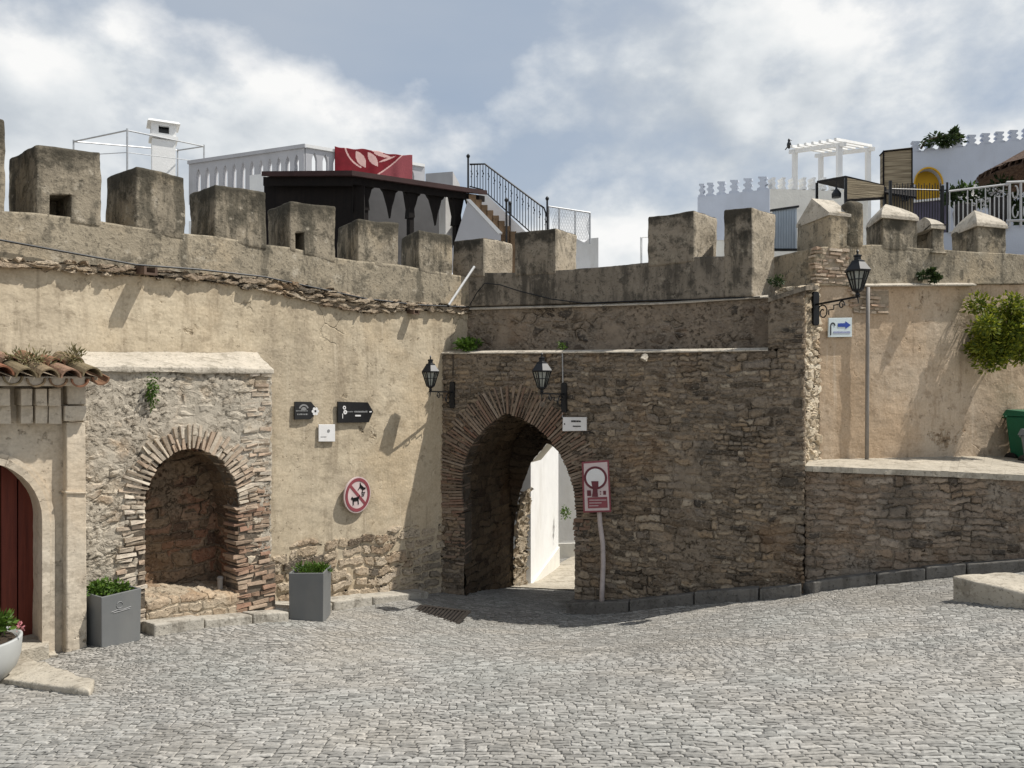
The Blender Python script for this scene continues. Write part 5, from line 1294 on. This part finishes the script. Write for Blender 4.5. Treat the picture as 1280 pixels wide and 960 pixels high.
# pale mesh fence and low white house right of the stairs
FP = Plane(686, 18.5, (.98, .2)); ff = thing('mesh_fence', 'pale wire mesh fence on the roof edge right of the stairs', 'fence', FP.P(712, 300))
mb = MB()
for x in (686, 699, 719, 737.5): mb.tube([FP.P(x, interp([(686, 258), (738, 266)], x), 0), FP.P(x, 305, 0)], .022, 6)
mb.tube([FP.P(686, 258), FP.P(738, 266)], .02, 6); mb.build('posts', M['steel'], ff)
mb = MB()
for k in range(26):
    x = 686+k*2.0; yt_ = interp([(686, 258), (738, 266)], x); mb.tube([FP.P(x, yt_), FP.P(min(738, x+10), 300)], .004, 3); mb.tube([FP.P(x, 300), FP.P(min(738, x+10), interp([(686, 258), (738, 266)], min(738, x+10)))], .004, 3)
mb.build('mesh', M['steel'], ff)
wh = thing('white_house', 'low white flat roof with a broken stepped edge behind the gate parapet', 'house', D(690, 340, 19.5))
mb = MB(); a_ = [(628, 296), (700, 297), (722, 299), (730, 303), (737, 298), (748, 297), (748, 360), (628, 360)]
mb.prism([D(x, y, 19) for x, y in a_[:]], (.3, 4, 0)); mb.build('parapet', M['white'], wh)
mb = MB(); q = D(628, 345, 19.05); q2 = D(747, 345, 19.05); mb.prism([q, q2, q2+Vector((.3, 3.8, 0)), q+Vector((.3, 3.8, 0))], (0, 0, GB-q.z)); mb.build('wall', M['white'], wh)
mb = MB(); mb.tube([D(801.5, 350, 19), D(801.5, 297, 19), D(822, 296, 19), D(822, 350, 19)], .03, 6); mb.build('roof_railing', M['white'], label='thin white pipe rail beside the tall merlon', cat='railing')
# blue sheet metal gate between merlons
bg_ = thing('metal_gate', 'pale blue sheet metal gate in the gap between two merlons', 'gate', D(982, 316, 12.2))
BG = Plane(966, 12.0, (.99, .1)); MB().pp(BG, [(966, 262), (996, 258.5), (996, 311), (966, 311)], .02, 0).build('panel', M['bluegate'], bg_)
mb = MB()
for k in range(9): mb.pp(BG, [(967+k*3.3, 311), (968+k*3.3, 311), (968+k*3.3, 262), (967+k*3.3, 262)], .012, .012)
mb.build('ribs', M['bluegate'], bg_); mb = MB(); mb.pp(BG, [(964, 264), (999, 259), (999, 256.5), (964, 261.5)], .05, .03); mb.pp(BG, [(964, 313.5), (997, 313.5), (997, 310.5), (964, 310.5)], .05, .03); mb.build('frame', M['black'], bg_)

# ------------------------------------------------------------------ rooftops on the right
HL = Plane(962, 22, (.865, -.5)); HR = Plane(962, 22, (.99, .12))
A = HL.P(962, 236); hh_ = body('white_house', 'white house with stepped little merlons left of the pergola', A, HL.P(872, 246), HR.P(1085, 238), A.z, 'white_y')
def stepped(pl, xc, yb, w_, h_, parent, th=.16, off=0., mat='white'):
    k = [(-.5, 0), (-.5, .14), (-.24, .24), (-.24, .36), (-.42, .46), (-.42, .56), (-.2, .66), (-.2, .78), (-.4, .86), (-.4, 1), (.4, 1), (.4, .86), (.2, .78), (.2, .66), (.42, .56), (.42, .46), (.24, .36), (.24, .24), (.5, .14), (.5, 0)]
    mb = MB().pp(pl, [(xc+a*w_, yb-b*h_) for a, b in k], th, off); return mb.build('stepped_merlon', M[mat], parent)
for i, (x, w_) in enumerate(((877, 8), (887.5, 10), (901.5, 12), (917.5, 12.5), (934.5, 13), (953, 13.5))): stepped(HL, x, interp([(872, 246.5), (962, 236)], x)+.6, w_, 17, hh_, mat='bluish')  # merlons on the left side take a bluish colour for their shade
for x in (967.5, 980, 993, 1006, 1018, 1031, 1044, 1058): stepped(HR, x, 236.6, 5.2, 15, hh_, .3)
MB().pp(HL, [(872, 246.4), (962, 236), (962, 300), (872, 300)], .05, .03).build('shade_tone_face', M['bluish'], hh_)  # facing that paints the shade on the white house's left side
# pergola
pg = thing('pergola', 'white slatted pergola on the flat roof at the right', 'pergola', D(1038, 240, 24))
pc = [D(993.5, 189, 24.6), D(1049, 181, 22.6), D(1085, 187, 25.2), D(1026, 194, 27)]
for p in pc: MB().bar(Vector((p.x, p.y, 6.0)), p, .14).build('post', M['white'], pg)
mb = MB()
ext = lambda a, b, f: (a+(a-b)*f, b+(b-a)*f)
for a, b in ((pc[0], pc[1]), (pc[3], pc[2])):
    a, b = ext(a, b, .12); mb.bar(a, b, .09, .12)
mb.build('beams', M['white'], pg); mb = MB()
for k in range(7):
    a = pc[0].lerp(pc[1], k/6)+Vector((0, 0, .14)); b = pc[3].lerp(pc[2], k/6)+Vector((0, 0, .14)); a, b = ext(a, b, .12); mb.bar(a, b, .07, .08)
mb.build('slats', M['white'], pg)
bd = D(986.3, 186, 24.5); mb = MB(); mb.lathe(bd, [(.015, 0), (.06, .05), (.075, .12), (.06, .19), (.035, .22), (.045, .26), (.03, .31), (.004, .33)], 8); mb.bar(bd+Vector((-.02, 0, .1)), bd+Vector((-.12, 0, -.03)), .03); mb.bar(bd+Vector((.02, 0, .275)), bd+Vector((.09, 0, .265)), .015)
mb.build('bird', M['s_black'], label='dark bird perched on the left end of the pergola', cat='bird', smooth=True)
# terrace shelter with bamboo screen
SH = Plane(1058, 16.5, (.97, .24)); se = thing('terrace_shelter', 'dark roofed terrace shelter with a bamboo side screen', 'shelter', D(1060, 300, 16.5))
a, b, c3 = SH.P(1057, 219.5), D(1021, 226, 18.3), SH.P(1106, 231); d4 = b+c3-a
mb = MB(); mb.prism([a, c3, d4, b], (0, 0, -.05)); mb.build('roof', M['dkwood'], se)
for p in (b, a, c3): MB().bar(Vector((p.x, p.y, 4.0)), p-Vector((0, 0, .05)), .05).build('post', M['black'], se)
MB().pp(SH, [(1058, 222), (1105, 232), (1105, 246), (1058, 249)], .03, .02).build('bamboo_screen', M['bamboo'], se)
MB().pp(SH, [(1058, 249), (1105, 246), (1105, 249), (1058, 252)], .05, .03).build('screen_rail', M['dkwood'], se)
p = D(1045.5, 247, 16.6); mb = MB(); mb.lathe(p, [(.10, .0), (.105, .08), (.06, .15), (.025, .19), (.02, .25)], 8); mb.tube([p+Vector((0, 0, .25)), p+Vector((0, 0, .4))], .006, 4); mb.build('hanging_lamp', M['black'], label='small dark lamp hanging under the terrace shelter', cat='lamp')
# pale blue building with the marigold arch
BB = Plane(1140, 19, (.955, -.297)); A = BB.P(1140, 189); zt2 = A.z
bb = thing('terrace_building', 'pale blue terrace building with a marigold arched recess', 'house', BB.P(1200, 330))
ar = [(1144, 251)]+[(1161-17*math.cos(R(k)), 230-20*math.sin(R(k))) for k in range(0, 181, 12)]+[(1178, 249)]
top_ = [(1139, 190), (1290, 172.5)]
sheet('wall', M['bluish'], bb, BB, 1139, 1340, [(1139, 190), (1340, 167)], [(1139, 400), (1340, 400)], 0, .5, .06, ar, back=True) if False else None
mb = MB(); L_ = [(1139, 400), (1139, 190), (1161, 187.5), (1161, 210)]+[(1161-17*math.cos(R(k)), 230-20*math.sin(R(k))) for k in range(84, -1, -12)]+[(1144, 251), (1161, 250.5), (1161, 400)]
mb.pp(BB, L_, .5, 0); R_ = [(1161, 187.5), (1340, 167), (1340, 400), (1161, 400), (1161, 250.5), (1178, 249.5)]+[(1161+17*math.cos(R(k)), 230-20*math.sin(R(k))) for k in range(0, 85, 12)]+[(1161, 210)]
mb.pp(BB, R_, .5, 0); mb.build('wall', M['bluish'], bb)
mb = MB(); mb.pp(BB, ar, .03, -.30); mb.build('arched_recess', M['yellow'], bb)
mb = MB(); o_ = [(1161-18.5*math.cos(R(k)), 230-21.5*math.sin(R(k))) for k in range(0, 181, 12)]; i_ = [(1161-17*math.cos(R(k)), 230-20*math.sin(R(k))) for k in range(0, 181, 12)]
for k in range(len(o_)-1): mb.pp(BB, [o_[k], o_[k+1], i_[k+1], i_[k]], .08, .03)
mb.build('arch_rim', M['yellow'], bb); MB().pp(BB, [(1140, 253), (1181, 249), (1181, 246.5), (1140, 250.5)], .3, .12).build('sill', M['white'], bb)
for i in range(11):
    x = 1145+i*17.5; stepped(BB, x, interp([(1139, 190), (1340, 167)], x)+.5, 13, 13.5, bb, .18, mat='bluish')
MB().pp(BB, [(1142, 254), (1184, 249), (1184, 400), (1142, 400)], .1, .06).build('dado', simple('slate_blue_paint', (.10, .09, .13), .8, .2, 2), bb)
# bamboo clad column
BC = Plane(1122, 17.2, (.98, -.2)); bc = thing('bamboo_column', 'bamboo clad column left of the marigold arch', 'column', BC.P(1122, 330))
MB().pp(BC, [(1104.5, 330), (1104.5, 188), (1140.5, 184), (1140.5, 330)], .3, 0).build('cladding', M['bamboo'], bc)
mb = MB(); mb.pp(BC, [(1104, 188.5), (1141, 184.5), (1141, 186), (1104, 190)], .34, .03); mb.pp(BC, [(1104, 330), (1104, 188), (1105.5, 188), (1105.5, 330)], .05, .02); mb.pp(BC, [(1139.5, 330), (1139.5, 185), (1141, 185), (1141, 330)], .05, .02); mb.build('corner_strips', M['dkwood'], bc)
MB().pp(BC, [(1113, 330), (1113, 243), (1142, 240), (1142, 330)], .03, .35).build('reed_panel', M['reed'], bc)
aw = MB(); q = BC.P(1106, 236.5, .0); aw.prism([BC.P(1106, 237, .3), BC.P(1146, 233.5, .3), BC.P(1146, 246, .75), BC.P(1106, 240, .75)], (0, 0, -.05)); aw.build('small_awning', M['dkwood'], label='narrow dark awning in front of the bamboo column', cat='awning')
p = BC.P(1131.5, 251, .5); mb = MB(); mb.lathe(p, [(.07, 0), (.085, .03), (.085, .1), (.03, .15), (.012, .24)], 8); mb.build('hanging_lamp', M['black'], label='small dark lamp in front of the reed panel', cat='lamp')
# vine on the roof edge
mb = None
vn = leaves('vine', M['lf_dark'], None, BB.P(1176, 176, .05), (.5, .16, .2), 500, .11, .1, .0, seed=41, lumps=7, label='dark vine trailing over the little merlons of the pale blue building', cat='vine')
vs_ = MB(); vs_.tube([BB.P(1151, 186, .1), BB.P(1156, 177, .1), BB.P(1170, 172, .1), BB.P(1198, 167.5, .1)], .03, 5, .02); vs_.build('stems', M['stem'], vn)
leaves('vine', M['lf_dark'], None, BB.P(1193, 171, .1), (.25, .14, .2), 260, .11, .1, .0, seed=42, lumps=4, label='dense dark end of the vine at its right', cat='vine')
# railings on the terrace
RB = Plane(1113, 14.6, (.99, .1)); r1 = thing('iron_railing', 'thin black terrace railing before the marigold arch', 'railing', RB.P(1150, 300))
mb = MB(); mb.tube([RB.P(1113, 226), RB.P(1113, 310)], .03, 6); mb.tube([RB.P(1178, 232), RB.P(1178, 315)], .03, 6); mb.tube([RB.P(1184, 228), RB.P(1184, 315)], .02, 6); mb.build('posts', M['black'], r1)
mb = MB()
for k in range(19):
    x = 1114.5+k*3.4; mb.tube([RB.P(x, 229+(k % 2)*2), RB.P(x, 315)], .009, 4)
mb.tube([RB.P(1113, 236), RB.P(1184, 238)], .014, 5); mb.build('bars', M['black'], r1)
RW = Plane(1186, 14.2, (.985, -.17)); r2_ = thing('white_railing', 'white painted terrace railing with scrolled panels at the right edge', 'railing', RW.P(1240, 300))
mb = MB(); mb.tube([RW.P(1186, 239), RW.P(1262, 230)], .02, 6); mb.tube([RW.P(1186, 290), RW.P(1262, 284)], .02, 6); mb.tube([RW.P(1258, 228), RW.P(1330, 225)], .025, 6); mb.tube([RW.P(1258, 276), RW.P(1330, 274)], .025, 6); mb.build('rails', M['rail_white'], r2_)
mb = MB()
for k in range(14): x = 1187+k*5.6; mb.tube([RW.P(x, interp([(1186, 239), (1262, 230)], x)+14*(k % 4 != 0)), RW.P(x, 288)], .011, 5)
mb.build('bars', M['rail_white'], r2_); mb = MB()
for k in range(5):
    x = 1262+k*14; mb.bar(RW.P(x, 227), RW.P(x, 283), .03)
    for s_ in (-1, 1):
        mb.tube([RW.P(x+7+s_*3.5*math.cos(R(a)), 252+s_*12+8*math.sin(R(a))) for a in range(0, 300, 25)], .014, 5)
mb.build('scroll_panels', M['rail_white'], r2_)
tb = thing('white_house', 'white terrace wall under the scrolled railing at the right edge', 'house', RW.P(1250, 330))
mb = MB(); mb.pp(RW, [(1150, 292), (1252, 288), (1262, 282), (1400, 276), (1400, 480), (1150, 480)], 1.2, -.05); mb.build('wall', M['bluish'], tb)
# plants on that terrace
for i, (x, y, rx, rz, n, mt, lb) in enumerate(((1200, 246, .34, .22, 420, 'lf_dark', 'dark leafy terrace plant near the black railing'), (1222, 243, .26, .3, 420, 'lf_fresh', 'bright palm like plant in the middle of the terrace'), (1244, 245, .34, .34, 520, 'lf_dark', 'bushy terrace plant behind the white railing'), (1272, 258, .3, .4, 420, 'lf_dark', 'dark terrace plant behind the scrolled panel'))):
    tpl = leaves('terrace_plant', M[mt], None, D(x, y, 15.2), (rx, .3, rz), n, .12, .1, 0, seed=50+i, lumps=6, label=lb, cat='plant')
leaves('white_blossom', M['petal_w'], tpl, D(1236, 246, 14.9), (.6, .2, .35), 150, .06, .2, 0, seed=58, lumps=9, aspect=.9)
for x, y, s_, lb in ((1203, 286, 1., 'large dark pot behind the white railing, left of the pair'), (1211.5, 286, .9, 'smaller dark pot beside the large one behind the railing'), (1249, 282, 1.1, 'round dark pot near the scrolled panels')):
    MB().lathe(D(x, y, 14.7), [(.09*s_, 0), (.15*s_, .12*s_), (.165*s_, .3*s_), (.13*s_, .44*s_), (.14*s_, .47*s_), (.11*s_, .46*s_)], 14).build('plant_pot', M['pot_dk'], label=lb, cat='pot', smooth=True, group='dark pots on the terrace')
# straw parasol
p = D(1330, 187, 15); up = thing('straw_parasol', 'brown thatched parasol with a ragged fringe at the right edge', 'parasol', Vector((p.x, p.y, 4.2)))
rnd = random.Random(5); mb = MB(); n = 60; lay = [(.06, .36), (.5, .13), (1.0, -.14), (1.45, -.38)]; rings = []
for r_, z_ in lay: rings.append([(p.x+r_*math.cos(2*math.pi*k/n)*(1+rnd.uniform(-.015, .015)), p.y+r_*math.sin(2*math.pi*k/n), p.z+z_+rnd.uniform(-.02, .02)) for k in range(n)])
vs_ = [v for r_ in rings for v in r_]+[(v[0], v[1], v[2]-.1) for r_ in rings for v in r_]; m_ = len(lay)*n; fs = []
for i in range(len(lay)-1):
    for k in range(n):
        k2 = (k+1) % n; fs += [(i*n+k, i*n+k2, (i+1)*n+k2, (i+1)*n+k), (m_+i*n+k, m_+(i+1)*n+k, m_+(i+1)*n+k2, m_+i*n+k2)]
mb.add(vs_, fs)
for k in range(320):
    a = rnd.uniform(0, 2*math.pi); r_ = rnd.uniform(1.3, 1.48); z_ = -.14-(r_-1.0)*.54; q = Vector((p.x+r_*math.cos(a), p.y+r_*math.sin(a), p.z+z_)); e = Vector((math.cos(a)*.06, math.sin(a)*.06, -rnd.uniform(.05, .14)))
    mb.bar(q, q+e, .012)
mb.build('thatch', M['straw'], up); MB().tube([Vector((p.x, p.y, 4.2)), p+Vector((0, 0, .5))], .05, 8).build('pole', M['dkwood'], up)
# ------------------------------------------------------------------ light, sky, camera
SUN = Vector((.65, .03, 1.0)).normalized()
sd = bpy.data.lights.new('sun', 'SUN'); sd.energy = 5.0; sd.angle = R(.55); sd.color = (1.0, .955, .88)
so = bpy.data.objects.new('sun', sd); so.rotation_euler = SUN.to_track_quat('Z', 'Y').to_euler(); so.location = (20, 0, 40); COL.objects.link(so)
w = bpy.data.worlds.new('World'); sc.world = w; w.use_nodes = True
nt = w.node_tree; N = nt.nodes; L = nt.links
bg = N['Background']; bg.inputs['Strength'].default_value = .1
sky = N.new('ShaderNodeTexSky'); sky.sky_type = 'NISHITA'; sky.sun_disc = False
sky.sun_elevation = math.asin(SUN.z); sky.sun_rotation = math.atan2(SUN.x, SUN.y); sky.air_density = 1.0; sky.dust_density = 1.5
tc = N.new('ShaderNodeTexCoord')
def wmap(scale, loc=(0, 0, 0)):
    m = N.new('ShaderNodeMapping'); L.new(tc.outputs['Generated'], m.inputs[0]); m.inputs['Scale'].default_value = scale; m.inputs['Location'].default_value = loc; return m.outputs[0]
def wnoise(co, scale, detail, rough, dist=0):
    n = N.new('ShaderNodeTexNoise'); L.new(co, n.inputs['Vector']); n.inputs['Scale'].default_value = scale; n.inputs['Detail'].default_value = detail; n.inputs['Roughness'].default_value = rough; n.inputs['Distortion'].default_value = dist; return n.outputs['Fac']
def wramp(v, stops):
    n = N.new('ShaderNodeValToRGB'); e = n.color_ramp.elements
    while len(e) < len(stops): e.new(.5)
    for k, (p, c) in enumerate(stops): e[k].position = p; e[k].color = (*c, 1) if len(c) == 3 else c
    L.new(v, n.inputs[0]); return n.outputs[0]
def wmix(f, a, b):
    n = N.new('ShaderNodeMix'); n.data_type = 'RGBA'
    for s, v in ((0, f), (6, a), (7, b)):
        if isinstance(v, bpy.types.NodeSocket): L.new(v, n.inputs[s])
        else: n.inputs[s].default_value = v if s == 0 else (*v, 1)
    return n.outputs[2]
CL = (.35, .2, .1)
c1 = wnoise(wmap((1, 1, 1.5), CL), 2.6, 10, .55)
c2 = wnoise(wmap((1, 1, 1.5), (CL[0]+.02, CL[1], CL[2]+.07)), 2.6, 5, .5)
sep = N.new('ShaderNodeSeparateXYZ'); L.new(tc.outputs['Generated'], sep.inputs[0])
bias = N.new('ShaderNodeMath'); bias.operation = 'MULTIPLY_ADD'; L.new(sep.outputs[2], bias.inputs[0]); bias.inputs[1].default_value = -.42; bias.inputs[2].default_value = .13
cb = N.new('ShaderNodeMath'); cb.operation = 'ADD'; L.new(c1, cb.inputs[0]); L.new(bias.outputs[0], cb.inputs[1])
mask = wramp(cb.outputs[0], [(.42, (0, 0, 0)), (.54, (1, 1, 1))])
K = 1.0
# cloud body: grey undersides to bright tops
dn = N.new('ShaderNodeMath'); dn.operation = 'SUBTRACT'; L.new(c1, dn.inputs[0]); L.new(c2, dn.inputs[1])
ad = N.new('ShaderNodeMath'); ad.operation = 'MULTIPLY_ADD'; L.new(dn.outputs[0], ad.inputs[0]); ad.inputs[1].default_value = 2.4; ad.inputs[2].default_value = .5
body = wramp(ad.outputs[0], [(.10, (4.5, 5.0, 5.6)), (.34, (5.9, 6.35, 6.8)), (.54, (7.8, 8.1, 8.3)), (.74, (9.6, 9.6, 9.5))])
lum = N.new('ShaderNodeSeparateXYZ'); L.new(tc.outputs['Generated'], lum.inputs[0])
high = wnoise(wmap((1, 1, 3.0), (3, 1, 2)), 1.6, 5, .5)
veil = wramp(high, [(.35, (4.3, 5.1, 6.2)), (.65, (5.6, 6.1, 6.7))])
skyc = wmix(.72, sky.outputs[0], veil)
L.new(wmix(mask, skyc, body), bg.inputs['Color'])

cd = bpy.data.cameras.new('camera'); cam = bpy.data.objects.new('camera', cd); COL.objects.link(cam)
cd.sensor_width = 36; cd.lens = 36*F/1280; cd.clip_end = 1000; cd.clip_start = .05
cam.location = (0, 0, EZ); cam.rotation_euler = (R(90), 0, 0); sc.camera = cam
sc.render.engine = 'CYCLES'
sc.cycles.use_denoising = True; sc.cycles.max_bounces = 6; sc.cycles.diffuse_bounces = 3
sc.view_settings.view_transform = 'Standard'; sc.view_settings.look = 'None'; sc.view_settings.exposure = 0; sc.view_settings.gamma = 1
sc.view_settings.use_curve_mapping = False
